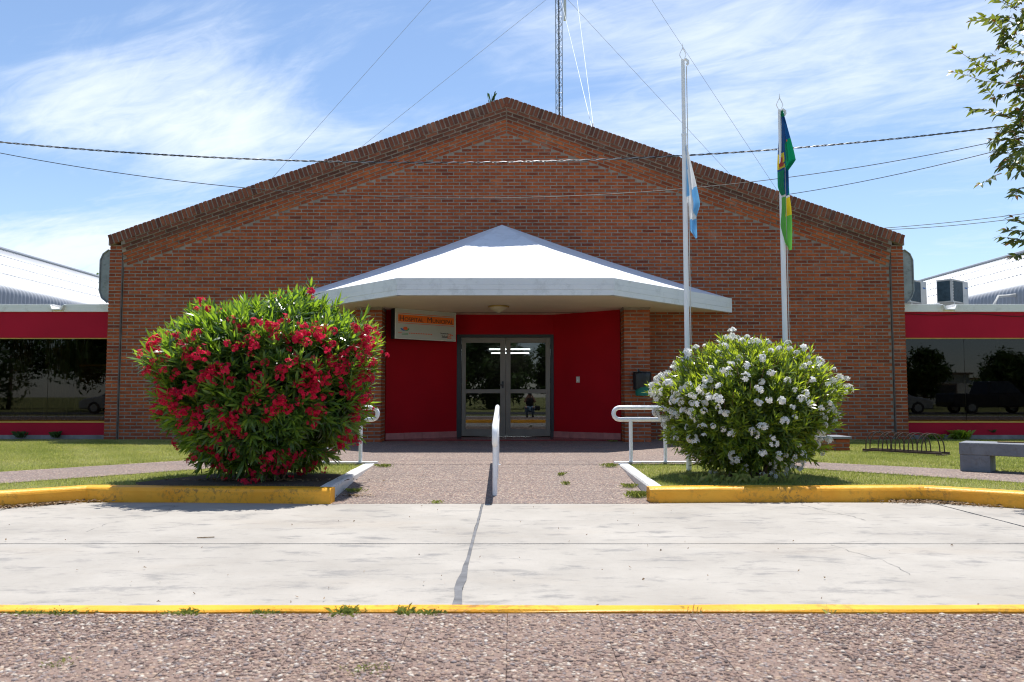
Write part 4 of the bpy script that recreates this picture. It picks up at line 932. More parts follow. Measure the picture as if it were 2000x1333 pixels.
# ------------------------------------------------------------------ oleanders
def lanceolate(L, w, curve, fold=.25):
    """leaf along +x, up +z"""
    V = []; 
    st_ = ((0, .12), (.3, .9), (.62, .85), (1, 0))
    for s, ww in st_:
        z = -curve*L*s*s
        if ww == 0: V.append((L*s, 0, z))
        else: V += [(L*s, -w*ww/2, z+fold*w*ww/2), (L*s, w*ww/2, z+fold*w*ww/2), ]
    F = [(0, 2, 3), (0, 3, 1), (2, 4, 5), (2, 5, 3), (4, 6, 5)]; return np.array(V), F
def shoot_arrays(seed, n=15, L0=.14, w0=.021, stem=.17, young=.5):
    q = random.Random(seed); V = []; F = []; T = []
    for i in range(n):
        f = i/(n-1); L = L0*q.uniform(.75, 1.15)*(1-.25*f); ang = R(78-58*f+q.uniform(-10, 10)); az = i*2.094+(i//3)*1.05+q.uniform(-.3, .3)
        v, fs_ = lanceolate(L, w0*q.uniform(.8, 1.15), q.uniform(-.05, .22))
        d = Vector((math.sin(ang)*math.cos(az), math.sin(ang)*math.sin(az), math.cos(ang))); up = Vector((-math.cos(ang)*math.cos(az), -math.cos(ang)*math.sin(az), math.sin(ang)))
        side = up.cross(d); base = Vector((0, 0, -stem*(1-f))); n0 = len(V)
        for p in v: V.append(base+d*p[0]+side*p[1]+up*p[2])
        tone = min(1, max(0, .22+young*f*.9+q.uniform(-.16, .16)))
        for a in fs_: F.append(tuple(n0+k for k in a)); T.append(tone)
    # stalk
    n0 = len(V); r = .004; V += [Vector((r*math.cos(k*2.094), r*math.sin(k*2.094), z)) for z in (-stem*1.5, .0) for k in range(3)]
    for k in range(3): F += [(n0+k, n0+(k+1) % 3, n0+3+k), (n0+(k+1) % 3, n0+3+(k+1) % 3, n0+3+k)]; T += [.3, .3]
    return np.array([tuple(v) for v in V]), np.array(F), np.array(T)
def cluster_arrays(seed, nf, rad, fr):
    q = random.Random(seed); V = []; F = []; T = []
    for i in range(nf):
        d = Vector((q.gauss(0, 1), q.gauss(0, 1), abs(q.gauss(0, .8))+.25)).normalized(); c = Vector((d.x*rad*q.uniform(.5, 1.1), d.y*rad*q.uniform(.5, 1.1), d.z*rad*.8*q.uniform(.6, 1.1)))
        a = d.orthogonal().normalized(); b = d.cross(a); s = fr*q.uniform(.75, 1.15); tone = q.uniform(.15, 1); ro = q.uniform(0, 6)
        if not V: V.append(Vector((0, 0, -rad)))
        cc_ = len(V); V += [c, c+a*.003]; F.append((0, cc_, cc_+1)); T.append(tone)
        for k in range(5):
            th = ro+k*1.2566; t1, t2 = th-.5, th+.5; n0 = len(V)
            V += [c, c+(a*math.cos(t1)+b*math.sin(t1))*s*.75+d*s*.3, c+(a*math.cos(th)+b*math.sin(th))*s*1.05+d*s*q.uniform(.05, .4), c+(a*math.cos(t2)+b*math.sin(t2))*s*.75+d*s*.3]
            F += [(cc_, n0+1, n0+2), (cc_, n0+2, n0+3)]; T += [tone, tone*.85]
    return np.array([tuple(v) for v in V]), np.array(F), np.array(T)
def rot_to(dv_, spin):
    dv_ = Vector(dv_).normalized(); return (dv_.to_track_quat('Z', 'Y').to_matrix() @ Matrix.Rotation(spin, 3, 'Z'))
def oleander(name, label, c, rx, ry, up, down, leafm, petm, n_out, n_in, clusters, seed, n_pw, frange, young, leafL, twigs, top_fn):
    q = random.Random(seed); root = thing(name, (c[0], c[1], .125), label, 'bush')
    protos = [shoot_arrays(seed*50+k, 15, leafL, leafL*.155, .17, young) for k in range(12)]; meshes = [arr_mesh('shoot', p[0], p[1], leafm, p[2]) for p in protos]
    def surf(k=1.0, zmin=-1):
        while True:
            d = Vector((q.gauss(0, 1), q.gauss(0, 1), q.gauss(0, 1))).normalized()
            npp = n_pw if d.z > 0 else 1.85; e = (abs(d.x)**npp+abs(d.y)**npp+abs(d.z)**npp)**(-1/npp); dd = d*e
            z = c[2]+dd.z*(up if dd.z > 0 else down)*k; fx = 1.0
            x = c[0]+dd.x*rx*k; y = c[1]+dd.y*ry*k
            lump = 1+.07*math.sin(dd.x*7+seed)*math.cos(dd.z*6+1.3*seed)+.05*math.sin(dd.y*9+dd.x*5)
            x = c[0]+(x-c[0])*lump; z = c[2]+(z-c[2])*(lump if dd.z > 0 else 1); z += top_fn(x-c[0], dd.z)
            if z > .2: return Vector((x, y, z)), d
    sh = []
    for i in range(n_out):
        p, d = surf(q.uniform(.86, 1.0) if q.random() < .9 else q.uniform(1.0, 1.09)); ax = Vector((d.x*.85, d.y*.85, d.z*.6+(.62 if d.z > -.25 else .1)))+Vector((q.gauss(0, .22), q.gauss(0, .22), q.gauss(0, .16))); sh.append((p, ax.normalized(), q.uniform(.75, 1.15), d.z))
    for i in range(n_in):
        p, d = surf(q.uniform(.45, .86)); ax = Vector((d.x, d.y, d.z*.6+.4))+Vector((q.gauss(0, .3), q.gauss(0, .3), q.gauss(0, .2))); sh.append((p, ax.normalized(), q.uniform(.9, 1.2), -1))
    order = sorted(range(n_out), key=lambda i: sh[i][0].y-.25*max(0, sh[i][3])); near = set(order[:300]); VV = []; TT = []; tt = []; nv = 0
    for i, (p, ax, s, hz) in enumerate(sh):
        k = q.randrange(12); m3 = rot_to(ax, q.uniform(0, 6.28))
        if i in near: 
            o = link('shoot', meshes[k], root, p); o.rotation_euler = m3.to_euler(); o.scale = (s, s, s)
        else:
            v, f, t = protos[k]; VV.append((v*s) @ np.array(m3).T+np.array(p)); TT.append(f+nv); nv += len(v); tt.append((t+q.gauss(0, .10)).clip(0, 1))
    o = link('foliage', arr_mesh('foliage', np.concatenate(VV)-np.array(origin(root)), np.concatenate(TT), leafm, np.concatenate(tt)), root); tag(o, kind='stuff')
    ca_ = [cluster_arrays(seed*90+k, q.randint(*frange[0]), frange[1]*q.uniform(.7, 1.2), frange[2]) for k in range(10)]; cm = [arr_mesh('flower_cluster', a[0], a[1], petm, a[2]) for a in ca_]
    cnt = 0; extra = []
    while cnt < clusters:
        p, d = surf(q.uniform(.93, .995) if frange[3] else q.uniform(.88, .975))
        if d.y > .35 and d.z < .75: continue
        if d.z > .5 and frange[3] and q.random() < .9: continue
        if d.z > .62 and not frange[3] and q.random() < .55: continue
        if p.z < (.85 if frange[3] else .55) and q.random() < .6: continue
        dens = .5+.5*math.sin(p.x*3.1+seed)*math.sin(p.z*4.3+seed*2)
        if q.random() > .30+.70*dens: continue
        for j in range(q.choice((1, 2, 3, 4)) if frange[3] else q.choice((1, 1, 1, 2))):
            pp = p+Vector((max(-.12, min(.12, q.gauss(0, .07)))-d.x*.05, q.gauss(0, .05), max(-.1, min(.06, q.gauss(-.02, .06)))))*(j > 0)+d*(.05 if frange[3] else .06); s = q.uniform(.6, 1.25); k = q.randrange(10); cnt += 1
            m3 = rot_to((d+Vector((0, -.35, .3))), q.uniform(0, 6)) if frange[3] else rot_to((d*.6+Vector((0, -.40, .75))), q.uniform(0, 6)); extra.append((pp, m3, s, k))
    extra.sort(key=lambda e: e[0].y); VV, TT, tt, nv = [], [], [], 0
    for i, (pp, m3, s, k) in enumerate(extra):
        if i < 290: o = link('flower_cluster', cm[k], root, pp); o.rotation_euler = m3.to_euler(); o.scale = (s, s, s)
        else:
            v, f, t = ca_[k]; VV.append((v*s) @ np.array(m3).T+np.array(pp)-np.array(origin(root))); TT.append(f+nv); nv += len(v); tt.append(t)
    if VV: tag(link('blossom', arr_mesh('blossom', np.concatenate(VV), np.concatenate(TT), petm, np.concatenate(tt)), root), kind='stuff')
    for k in range(16):
        a = q.uniform(0, 6.28); p, d = surf(.8); b0 = Vector((c[0]+.22*math.cos(a), c[1]+.2*math.sin(a), .1)); mid = b0.lerp(p, .5)+Vector((0, 0, .12)); MB().tube([b0, mid, p], [.018, .012, .005], 6).build('stem', BARK, root, True)
    for k in range(twigs):
        while True:
            p, d = surf(.99)
            if d.z > .05: break
        b0 = p-Vector((d.x*.3, d.y*.3, .32)); MB().tube([b0, b0.lerp(p, .6)+Vector((q.gauss(0, .02), 0, .02)), p+Vector((0, 0, .04))], [.006, .004, .003], 4).build('twig', TWIG, root)
    return root
oleander('oleander_bush', 'large oleander bush covered in crimson flowers left of the ramp', (-2.84, 9.15, 1.32), 1.215, 1.08, .80, 1.22, LEAF_R, PETR, 1520, 900, 720, 5, 2.4, ((6, 11), .05, .0235, True), .58, .20, 10, lambda x, dz: (.05*x+.09*math.exp(-((x-.32)/.4)**2))*(dz > .2))
oleander('oleander_bush', 'smaller oleander bush covered in white flowers right of the ramp', (2.74, 9.35, .98), 1.04, .95, .70, .88, LEAF_W, PETW, 1450, 850, 270, 8, 2.05, ((5, 10), .045, .027, False), .66, .135, 110, lambda x, dz: (.14*math.exp(-((x+.1)/.3)**2)+.07*math.exp(-((x-.7)/.2)**2)-.05)*(dz > .3))

# ------------------------------------------------------------------ tree at the right edge
tree = thing('myrtle_tree', (8.35, 9.4, .125), 'tree with small reddish-tipped leaves reaching in at the right edge', 'tree'); q = random.Random(21)
MB().tube([(8.35, 9.4, .1), (8.3, 9.38, 1.2), (8.2, 9.3, 2.2)], [.11, .09, .075], 10).build('trunk', BARK, tree, True)
lv, lf = lanceolate(.115, .044, .40, .22); lv = lv-np.array([0, 0, 0]); LM = [arr_mesh('leaf', lv*s, np.array(lf), LEAF_T, np.full(len(lf), t)) for s, t in ((1, .1), (.9, .3), (1.05, .45), (.85, .55), (.8, .75), (.6, 1.0))]
brs = MB(); leaves = []
def twig(p, dv_, n, L):
    p = Vector(p); d = Vector(dv_).normalized(); pts = [p.copy()]
    for i in range(n):
        d = (d+Vector((q.gauss(0, .10), q.gauss(0, .10), q.gauss(0, .08)-.02))).normalized(); p = p+d*L/n; pts.append(p.copy())
        for s in (-1, 1):
            if q.random() < .12: continue
            sd = d.cross(Vector((0, 0, 1))).normalized()*s; ld = (sd*.8+d*.55+Vector((0, q.gauss(0, .25), q.uniform(-.5, .5)))).normalized(); leaves.append((p.copy(), ld, i/n))
    brs.tube(pts, [.006-.004*k/n for k in range(n+1)], 4); leaves.append((p.copy(), d, 1.0)); leaves.append((p.copy(), (d+Vector((0, 0, .5))).normalized(), 1.0))
limbs = [((8.2, 9.3, 2.2), (7.4, 9.0, 3.4), (6.35, 8.7, 4.2)), ((8.2, 9.3, 2.2), (7.6, 9.1, 4.2), (6.5, 8.9, 5.2)), ((8.2, 9.3, 2.2), (7.8, 9.2, 4.8), (7.0, 9.0, 6.4)), ((8.2, 9.3, 2.2), (7.5, 8.9, 2.7), (6.5, 8.7, 2.85)), ((8.2, 9.3, 2.2), (8.8, 9.6, 4.2), (9.4, 9.8, 5.8)), ((8.2, 9.3, 2.2), (8.4, 10.0, 4.6), (8.5, 10.4, 6.2)), ((8.2, 9.3, 2.2), (8.3, 8.8, 4.4), (8.2, 8.3, 6.0))]
for li, (a, b, c) in enumerate(limbs):
    a, b, c = Vector(a), Vector(b), Vector(c); P = [((1-t)**2)*a+2*t*(1-t)*b+t*t*c for t in [k/8 for k in range(9)]]
    MB().tube(P, [.05-.005*k for k in range(9)], 7).build('branch', BARK, tree, True)
    for k in range(16 if li == 3 else (44 if li < 3 else 30)):
        p = P[q.randint(5 if li == 3 else 3, 8)]+Vector((q.gauss(0, .25), q.gauss(0, .35), q.gauss(0, .10 if li == 3 else .32))); 
        if li == 3: twig(p, (-1+q.gauss(0, .3), q.gauss(0, .3), q.gauss(-.1, .35)), 8, q.uniform(.2, .38))
        else: twig(p, (-1 if li < 3 and q.random() < .7 else q.gauss(0, 1), q.gauss(0, .4), q.gauss(.05, .4)), 10, q.uniform(.3, .6))
for (px, py, dx, dz, n, L) in ((1960, 150, -1, .32, 14, .62), (1990, 168, -1, -.02, 15, .70), (1975, 232, -.9, .38, 12, .45), (1985, 75, -1, .12, 10, .42), (1990, 320, -1, -.02, 8, .2), (1990, 40, -.9, .4, 8, .3), (2000, 270, -1, .1, 9, .35), (2012, 478, -1, .25, 9, .34), (2010, 455, -1, .1, 9, .30), (2015, 500, -1, -.05, 9, .26), (2010, 440, -.8, .5, 7, .2), (2020, 470, -1, .1, 9, .3)):
    X, Z = upx(px, py, 8.8); twig((X, 8.8, Z), (dx, -.05, dz), n, L)
for k in range(85):
    px, py = q.uniform(1968, 2060), q.uniform(-60, 325); X, Z = upx(px+ (12 if py < 60 else 0), py, 8.8); twig((X, 8.8+q.gauss(0, .25), Z), (-.6+q.gauss(0, .5), q.gauss(0, .4), q.gauss(0, .5)), 7, q.uniform(.18, .34))
tag(brs.build('twigs', TWIG, tree), kind='stuff')
def in_view(p): return p.x/p.y < .66 and p.z < 6
vis = [l for l in leaves if in_view(l[0])]; rest = [l for l in leaves if not in_view(l[0])]; vis.sort(key=lambda l: l[0].x/l[0].y)
VV, TT, tt, nv = [], [], [], 0
for i, (p, ld, f) in enumerate(vis[:300]+vis[300:]+rest):
    k = 5 if (f >= 1 and q.random() < .75) else (4 if q.random() < .13 else q.choice((0, 0, 1, 1, 2, 3))); m3 = (ld.to_track_quat('X', 'Z').to_matrix() @ Matrix.Rotation(q.uniform(-1, 1), 3, 'X'))
    if i < 300 and i < len(vis): o = link('leaf', LM[k], tree, p); o.rotation_euler = m3.to_euler()
    else:
        s, t = ((1, .1), (.9, .3), (1.05, .45), (.85, .55), (.8, .75), (.6, 1.0))[k]; VV.append((lv*s) @ np.array(m3).T+np.array(p)-np.array(origin(tree))); TT.append(np.array(lf)+nv); nv += len(lv); tt.append(np.full(len(lf), t))
tag(link('foliage', arr_mesh('foliage', np.concatenate(VV), np.concatenate(TT), LEAF_T, np.concatenate(tt)), tree), kind='stuff')

# ------------------------------------------------------------------ weeds, litter, roof plant, bare trees
def weed(x, y, z, n_, h, spread, label, mat=GRASSM, lo=.1, hi=.6, grp='weeds growing in the paving joints', name='weed', sprawl=1.):
    h = h*(.58 if y < 4 else 1); n = int(n_*2.2); q = np.random.default_rng(int(abs(x*1000+y*77))); bx_ = x+q.normal(0, spread, n); by_ = y+q.normal(0, min(spread, .03), n); hh = h*q.uniform(.4, 1.1, n); a = q.uniform(0, 6.28, n); ln = hh*q.uniform(.2, 1.0, n)*sprawl; w = .0014+.013*hh*q.uniform(.5, 1, n)
    b0 = np.stack([bx_-np.sin(a)*w*.6, by_+np.cos(a)*w*.6, np.full(n, z)], -1); b1 = np.stack([bx_+np.sin(a)*w*.6, by_-np.cos(a)*w*.6, np.full(n, z)], -1); mid = np.stack([bx_+np.cos(a)*ln*.6, by_+np.sin(a)*ln*.6, z+hh*.75], -1); tp = np.stack([bx_+np.cos(a)*ln*1.2, by_+np.sin(a)*ln*1.2, z+hh*.8], -1)
    V = np.stack([b0, b1, mid, tp], 1).reshape(-1, 3); base = np.arange(n)[:, None]*4; so = np.argsort(bx_); lk = np.stack([so[:-1]*4, so[:-1]*4+1, so[1:]*4], -1); T = np.concatenate([base+[0, 1, 2], base+[1, 3, 2], lk]); tn = q.uniform(lo, hi, n); o = link(name, arr_mesh(name, V-np.array([x, y, z]), T, mat, np.concatenate([tn, tn, tn[:-1]])), None, (x, y, z)); return tag(o, label, 'weed', grp)
for (px, n, h, sp, lab) in ((85, 110, .045, .05, 'broad low weed tuft leftmost along the near yellow kerb'), (160, 70, .05, .06, 'loose spreading weed right of the leftmost tuft on the near kerb'), (345, 30, .04, .02, 'tiny weed sprig along the near kerb, third from the left end'), (388, 80, .055, .03, 'rounded weed tuft between two small sprigs on the near kerb'), (535, 80, .05, .035, 'flat weed clump midway along the left half of the near kerb'), (690, 70, .075, .028, 'upright bushy weed on the near kerb below the yellow planter corner'), (800, 20, .085, .02, 'tall thin weed stalks on the near kerb just left of the joint'), (840, 80, .055, .04, 'low leafy weed beside the tall thin stalks on the near kerb'), (1345, 4, .10, .02, 'sparse reddish dry stalks on the near kerb right of the joint'), (1600, 4, .10, .02, 'dry twiggy stalks further right on the near kerb'), (1690, 60, .03, .06, 'flat greyish-green weed rightmost on the near kerb')):
    d_ = 3.592; X = (px-1000)/1555.6*3.64; weed(X, d_, .10, n, h, sp, lab, GRASSM, .8 if 'dry' in lab else .05, .95 if 'dry' in lab else .5)
weed(-.51, 2.86, .110, 80, .028, .05, 'flat green weed sprouting in the middle of the near pavement'); weed(-1.62, 2.90, .110, 25, .03, .03, 'small green sprig on the near pavement at far left')
for (x, y, z, n, h, sp, lab) in ((1.32, 9.0, .05, 60, .05, .05, 'weeds at the foot of the right white kerb, middle'), (1.30, 8.35, .02, 80, .08, .05, 'green tuft where right white kerb meets the yellow kerb'), (1.30, 10.7, .125, 60, .06, .05, 'tuft at the far end of the right white kerb'), (-1.70, 10.7, .125, 60, .05, .06, 'tuft at the far end of the left white kerb'), (-1.70, 8.7, .035, 50, .05, .05, 'withered tuft at the foot of the left white kerb'), (-.75, 8.03, .003, 40, .035, .03, 'tiny weed row where ramp meets road left of the handrail'), (.62, 9.2, .055, 25, .05, .02, 'lone sprig in a ramp joint right of the handrail'), (.60, 9.9, .09, 25, .05, .02, 'second sprig in the ramp joint, nearer the door'), (2.05, 16.3, .137, 25, .05, .04, 'small weed by the right red entrance wall')): weed(x, y, z, n, h, sp, lab, lo=.1, hi=.55)
weed(9.75, 17.42, .13, 90, .24, .10, 'leafy green weed growing against the right grey plinth', LEAF_W, .7, 1.0, None, 'leafy_weed'); weed(9.2, 17.38, .13, 70, .14, .08, 'low leafy weed left of the taller plinth weed', LEAF_W, .6, .9, None, 'leafy_weed')
for k, (x, lab) in enumerate(((10.5, 'small dark sprig rooted in the right crimson sill wall'), (11.35, 'tiny dark sprig further along the right crimson sill wall'))): weed(x, 17.47, .27, 16, .08, .02, lab, LEAF_B, .2, .6, None, 'wall_sprig')
for k, (x, lab) in enumerate(((-9.9, 'dry brownish sprig at the left crimson sill wall'), (-10.7, 'green weed at the far left crimson sill wall'))): weed(x, 17.42, .16, 30, .17, .04, lab, LEAF_B, .2, .9, None, 'wall_sprig')
rp = weed(-.46, 17.1, 7.44, 6, .34, .02, 'wild plant sprouting on the brick coping left of the apex', LEAF_B, .1, .7, None, 'coping_plant', .5)
# long yellow-green blades by the right yellow kerb
WH = ('nearest the white side kerb', 'second from the white side kerb', 'third from the white side kerb', 'third from the far end', 'second from the far end', 'farthest from the white side kerb')
for i, (px, py) in enumerate(((1345, 945), (1385, 948), (1410, 946), (1448, 950), (1470, 952), (1530, 945))):
    X = (px-1000)/1555.6*8.75; weed(X, 8.65, .12, 9, .14, .05, 'long yellow-green grass blades behind the right yellow kerb, '+WH[i], GRASSM, .45, .75, 'long grass blades behind the right yellow kerb', 'grass_clump')
def litter(label, x0, x1, fn, n, seed, z=.004, size=.02):
    q = np.random.default_rng(seed); x = q.normal((x0+x1)/2, (x1-x0)/4, n); y = np.array([fn(a) for a in x])-np.abs(q.normal(0, .07, n))-.01; s = size*q.uniform(.5, 1.4, n); a = q.uniform(0, 6.28, n); zz = z+q.uniform(.0, .018, n)
    dx, dy = np.cos(a)*s, np.sin(a)*s; w = .35; V = np.stack([np.stack([x-dx, y-dy, zz], -1), np.stack([x-dy*w, y+dx*w, zz+q.uniform(0, .015, n)], -1), np.stack([x+dx, y+dy, zz+q.uniform(0, .012, n)], -1), np.stack([x+dy*w, y-dx*w, zz], -1)], 1).reshape(-1, 3)
    b = np.arange(n)[:, None]*4; T = np.concatenate([b+[0, 1, 2], b+[0, 2, 3]]); t = q.random(n); return tag(link('dead_leaves', arr_mesh('dead_leaves', V, T, DRYLEAF, np.concatenate([t, t]))), label, 'leaf litter', kind='stuff')
def kline(K):
    P = sorted(K); return lambda a: float(np.interp(a, [p[0] for p in P], [p[1] for p in P]))
litter('dry leaves drifted at the bend of the right yellow kerb', 3.75, 4.65, kline(KR), 520, 1); litter('dry leaves drifted at the bend of the left yellow kerb', -5.1, -4.2, kline(KL), 420, 2)
litter('brown dead leaves on the soil under the red-flowered bush', -3.6, -1.95, lambda a: 8.95, 380, 3, .134); litter('few dry leaves at the foot of the left white kerb', -1.82, -1.45, lambda a: 8.5, 60, 4, .02)
litter('specks of leaf and grit scattered over the pale road', -4.5, 4.5, lambda a: 8.0-abs(math.sin(a*917.3))*3.9, 90, 9, .002, .009)
m = MB(); m.tube([(-2.37, 6.08, .005), (-2.31, 6.09, .006), (-2.25, 6.11, .005)], .0035, 5); tag(m.build('fallen_twig', TWIG, None, True), 'thin brown twig lying on the pale concrete road', 'twig')
def bare_tree(x, y, h, label, leaves_=0):
    q = random.Random(int(x*10)); t = thing('bare_tree', (x, y, 0), label, 'tree'); MB().tube([(x, y, 0), (x+.1, y, h*.8)], [.12, .05], 6).build('trunk', BARK, t, True); m = MB(); tips = []
    for k in range(16):
        z0 = h*(.7+.02*q.random()*5); a = q.uniform(0, 6.28); p = Vector((x+.1*z0/h, y, z0)); d = Vector((math.cos(a)*.6, math.sin(a)*.4, 1)).normalized()
        for j in range(2):
            e = p+d*q.uniform(.3, .9); m.tube([p, p.lerp(e, .5)+Vector((q.gauss(0, .04), 0, 0)), e], [.02, .014, .006], 4); tips.append(e); d = (d+Vector((q.gauss(0, .5), q.gauss(0, .4), .1))).normalized(); p = e
    m.build('branches', BARK, t)
    if leaves_:
        n = leaves_; g_ = np.random.default_rng(3); c_ = np.array([tips[i % len(tips)] for i in range(n)])+g_.normal(0, .22, (n, 3)); d1 = g_.normal(0, .07, (n, 3)); d2 = g_.normal(0, .07, (n, 3)); V = np.stack([c_-d1, c_+d2, c_+d1], 1).reshape(-1, 3); tag(link('crown', arr_mesh('crown', V-np.array(t.location), np.arange(n*3).reshape(-1, 3), LEAF_B, g_.random(n)), t), kind='stuff')
bare_tree(-25.2, 42, 8.6, 'bare twiggy treetop poking over the left corrugated roof ridge'); bare_tree(-22.6, 41.8, 7.9, 'lower bare twigs over the left corrugated roof'); bare_tree(-22.0, 42.5, 7.7, 'green leafy treetop beside the left grey eave panel', 500)

# ------------------------------------------------------------------ what the glass mirrors: across the street behind the camera
def shade_tree(x, y, h, rx, rz, zc, n, label, seed, trunk=.16):
    q = np.random.default_rng(seed); t = thing('shade_tree', (x, y, .1), label, 'tree', 'trees mirrored in the glass'); MB().tube([(x, y, 0), (x+.1, y, zc-rz*.4), (x, y, zc)], [trunk, trunk*.7, trunk*.4], 8).build('trunk', BARK, t, True)
    nc = 60; dd = q.normal(0, 1, (nc, 3)); dd /= np.linalg.norm(dd, axis=1)[:, None]; cc = dd*np.array([rx, rx, rz])*q.uniform(.5, 1, (nc, 1)); cc[:, :2] *= (1-.35*(cc[:, 2:]/rz)); cc += [x, y, zc]
    i = q.integers(0, nc, n); c_ = cc[i]+q.normal(0, rx*.14, (n, 3)); d1 = q.normal(0, .11, (n, 3)); d2 = q.normal(0, .11, (n, 3)); V = np.stack([c_-d1, c_+d2, c_+d1], 1).reshape(-1, 3)
    tag(link('crown', arr_mesh('crown', V-np.array([x, y, .1]), np.arange(n*3).reshape(-1, 3), LEAF_B, q.random(n)), t), kind='stuff')
shade_tree(-1.5, -22, 8, 2.6, 3.6, 4.0, 14000, 'dark conical tree mirrored in the middle of the glass door', 1, .3); shade_tree(3.3, -25, 6, 1.7, 2.4, 3.4, 7000, 'rounded tree mirrored at the right edge of the glass door', 2)
shade_tree(-6.0, -30, 6, 3.0, 2.4, 3.6, 8000, 'broad tree mirrored at the left edge of the glass door', 3); shade_tree(30.5, -24, 5, 1.7, 1.7, 2.7, 6000, 'tree mirrored in the near end of the right wing window', 4); shade_tree(39.5, -28, 5, 2.4, 1.9, 2.7, 8000, 'large tree mirrored in the far end of the right wing window', 5)
shade_tree(-25.5, -16, 7, 3.0, 2.6, 4.4, 11000, 'spreading tree mirrored in the left wing window', 6, .3); shade_tree(-36, -22, 9, 4, 3, 4, 8000, 'bushy tree mirrored low in the left wing window', 7); shade_tree(14, -34, 9, 4.5, 3.4, 4.5, 9000, 'tree across the street behind the parked cars', 8)
CARP = {'silver': paint('silver_car_paint', (.34,.34,.33), .3, .03, 2, 0, metal=.6), 'black': paint('black_car_paint', (.02,.02,.022), .25, .03, 2, 0)}
CARG = paint('car_glass', (.02,.025,.03), .08, .03, 2, 0); TYRE = paint('tyre', (.02,.02,.02), .8, .1, 9, .2, 40)
def car(x, y, prof, roofp, L, W, paintm, label, flip=1):
    t = thing('parked_car', (x, y, .118), label, 'car', 'cars parked across the street')
    def P(p, inset): return [(x+flip*a, b+.118) for a, b in p]
    poly = P(prof, 0); poly = poly if flip > 0 else poly[::-1]; MB().prism(poly[::-1], y-W/2, y+W/2, 'y').build('body', paintm, t, bevel=.06)
    rp = P(roofp, 0); rp = rp if flip > 0 else rp[::-1]; m = MB(); n = len(rp); cx_ = sum(p[0] for p in rp)/n
    zlo = min(p[1] for p in rp); zhi = max(p[1] for p in rp); V = []
    for s in (-1, 1): V += [(px, y+s*(W/2-.05-.16*(pz-zlo)/(zhi-zlo)), pz) for px, pz in rp]
    m.add(V, [list(range(n)), list(range(2*n-1, n-1, -1))]+[(i, n+i, n+(i+1) % n, (i+1) % n) for i in range(n)]); o = m.build('cabin', paintm, t, bevel=.04)
    for s in (-1, 1):
        m = MB(); ins = [((px-cx_)*.86+cx_, zlo+.04+(pz-zlo)*.80) for px, pz in rp]; V = [(px, y+s*(W/2-.035-.16*(pz-zlo)/(zhi-zlo)), pz) for px, pz in ins]; V += [(px, yy-s*.03, pz) for px, yy, pz in V]; m.add(V, [list(range(n)), list(range(2*n-1, n-1, -1))]+[(i, n+i, n+(i+1) % n, (i+1) % n) for i in range(n)]); m.build('side_window', CARG, t)
    for a in (-L*.31, L*.31):
        for s in (-1, 1):
            w = MB(); yy = y+s*(W/2-.09); w.tube([(x+a, yy-.1, .43), (x+a, yy+.1, .43)], .32, 20); wo = w.build('wheel', TYRE, t, True); MB().tube([(x+a, yy-.108, .43), (x+a, yy+.108, .43)], .2, 14).build('rim', CARP['silver'], wo, True)
    for s in (-1, 1): MB().box(x+flip*L*.47-.05, x+flip*L*.47+.05, y+s*W*.33-.18, y+s*W*.33+.18, .72, .86).build('headlight', ACW, t, bevel=.02)
sedan = [(-2.15, .25), (2.15, .25), (2.18, .62), (1.9, .80), (1.1, .92), (-2.05, .95), (-2.2, .6)]; sroof = [(1.15, .9), (.25, 1.45), (-1.2, 1.48), (-1.95, .93)]
pick = [(-2.6, .35), (2.5, .35), (2.55, .85), (2.4, 1.05), (-2.55, 1.08), (-2.62, .6)]; proof = [(1.2, 1.04), (.65, 1.72), (-.55, 1.74), (-.75, 1.06)]
car(20.3, -8.3, sedan, sroof, 4.3, 1.7, CARP['silver'], 'silver car nearest the brick pier in the right window reflection'); car(26.2, -8.5, pick, proof, 5.2, 1.85, CARP['black'], 'black pickup between two silver cars in the window reflection'); car(31.6, -8.3, sedan, sroof, 4.3, 1.7, CARP['silver'], 'silver car beyond the black pickup in the window reflection'); car(-21, -8.4, sedan, sroof, 4.3, 1.7, CARP['silver'], 'silver car mirrored in the left wing window', -1)
hs = thing('small_house', (47, -52, .1), 'low pale house across the street mirrored in the right window', 'house')
MB().box(40, 50, -56, -52, .1, 3.4).build('wall', paint('pale_render', (.5,.48,.44), .9, .2, 1, .3, 20), hs); MB().box(50, 56, -55, -52.5, .1, 2.9).build('annex_wall', WHITE, hs); MB().box(39.7, 50.3, -56.2, -51.7, 3.4, 3.6).build('roof', BARK, hs); MB().box(49.8, 56.3, -55.2, -52.2, 2.9, 3.05).build('roof', TWIG, hs)
for a in (41.2, 46.2): wq = MB().box(a, a+2.4, -52.0, -51.94, 1.1, 2.4).build('window', BARK, hs); MB().box(a+.15, a+2.25, -51.96, -51.92, 1.25, 2.25).build('pane', CARG, wq)
# the photographer crouching beside the camera, mirrored in the door
def skin(name, verts, edges, radii, mat, parent, root=0, sub=2):
    me = bpy.data.meshes.new(name); me.from_pydata(verts, edges, []); o = bpy.data.objects.new(name, me); col.objects.link(o); md = o.modifiers.new('skin', 'SKIN'); md.use_smooth_shade = True; sb = o.modifiers.new('sub', 'SUBSURF'); sb.levels = sub; sb.render_levels = sub
    for i, r_ in enumerate(radii):
        v = me.skin_vertices[0].data[i]; v.radius = (r_, r_) if not isinstance(r_, tuple) else r_; v.use_root = (i == root)
    dg = bpy.context.evaluated_depsgraph_get(); dg.update(); m2 = bpy.data.meshes.new_from_object(o.evaluated_get(dg)); m2.name = name; m2.materials.clear(); m2.materials.append(mat); bpy.data.objects.remove(o); return link(name, m2, parent)
px0, py0, pz0 = .80, -.55, .110
ph = thing('person', (px0, py0, pz0), 'crouching photographer in black top and blue jeans mirrored in the glass door', 'person')
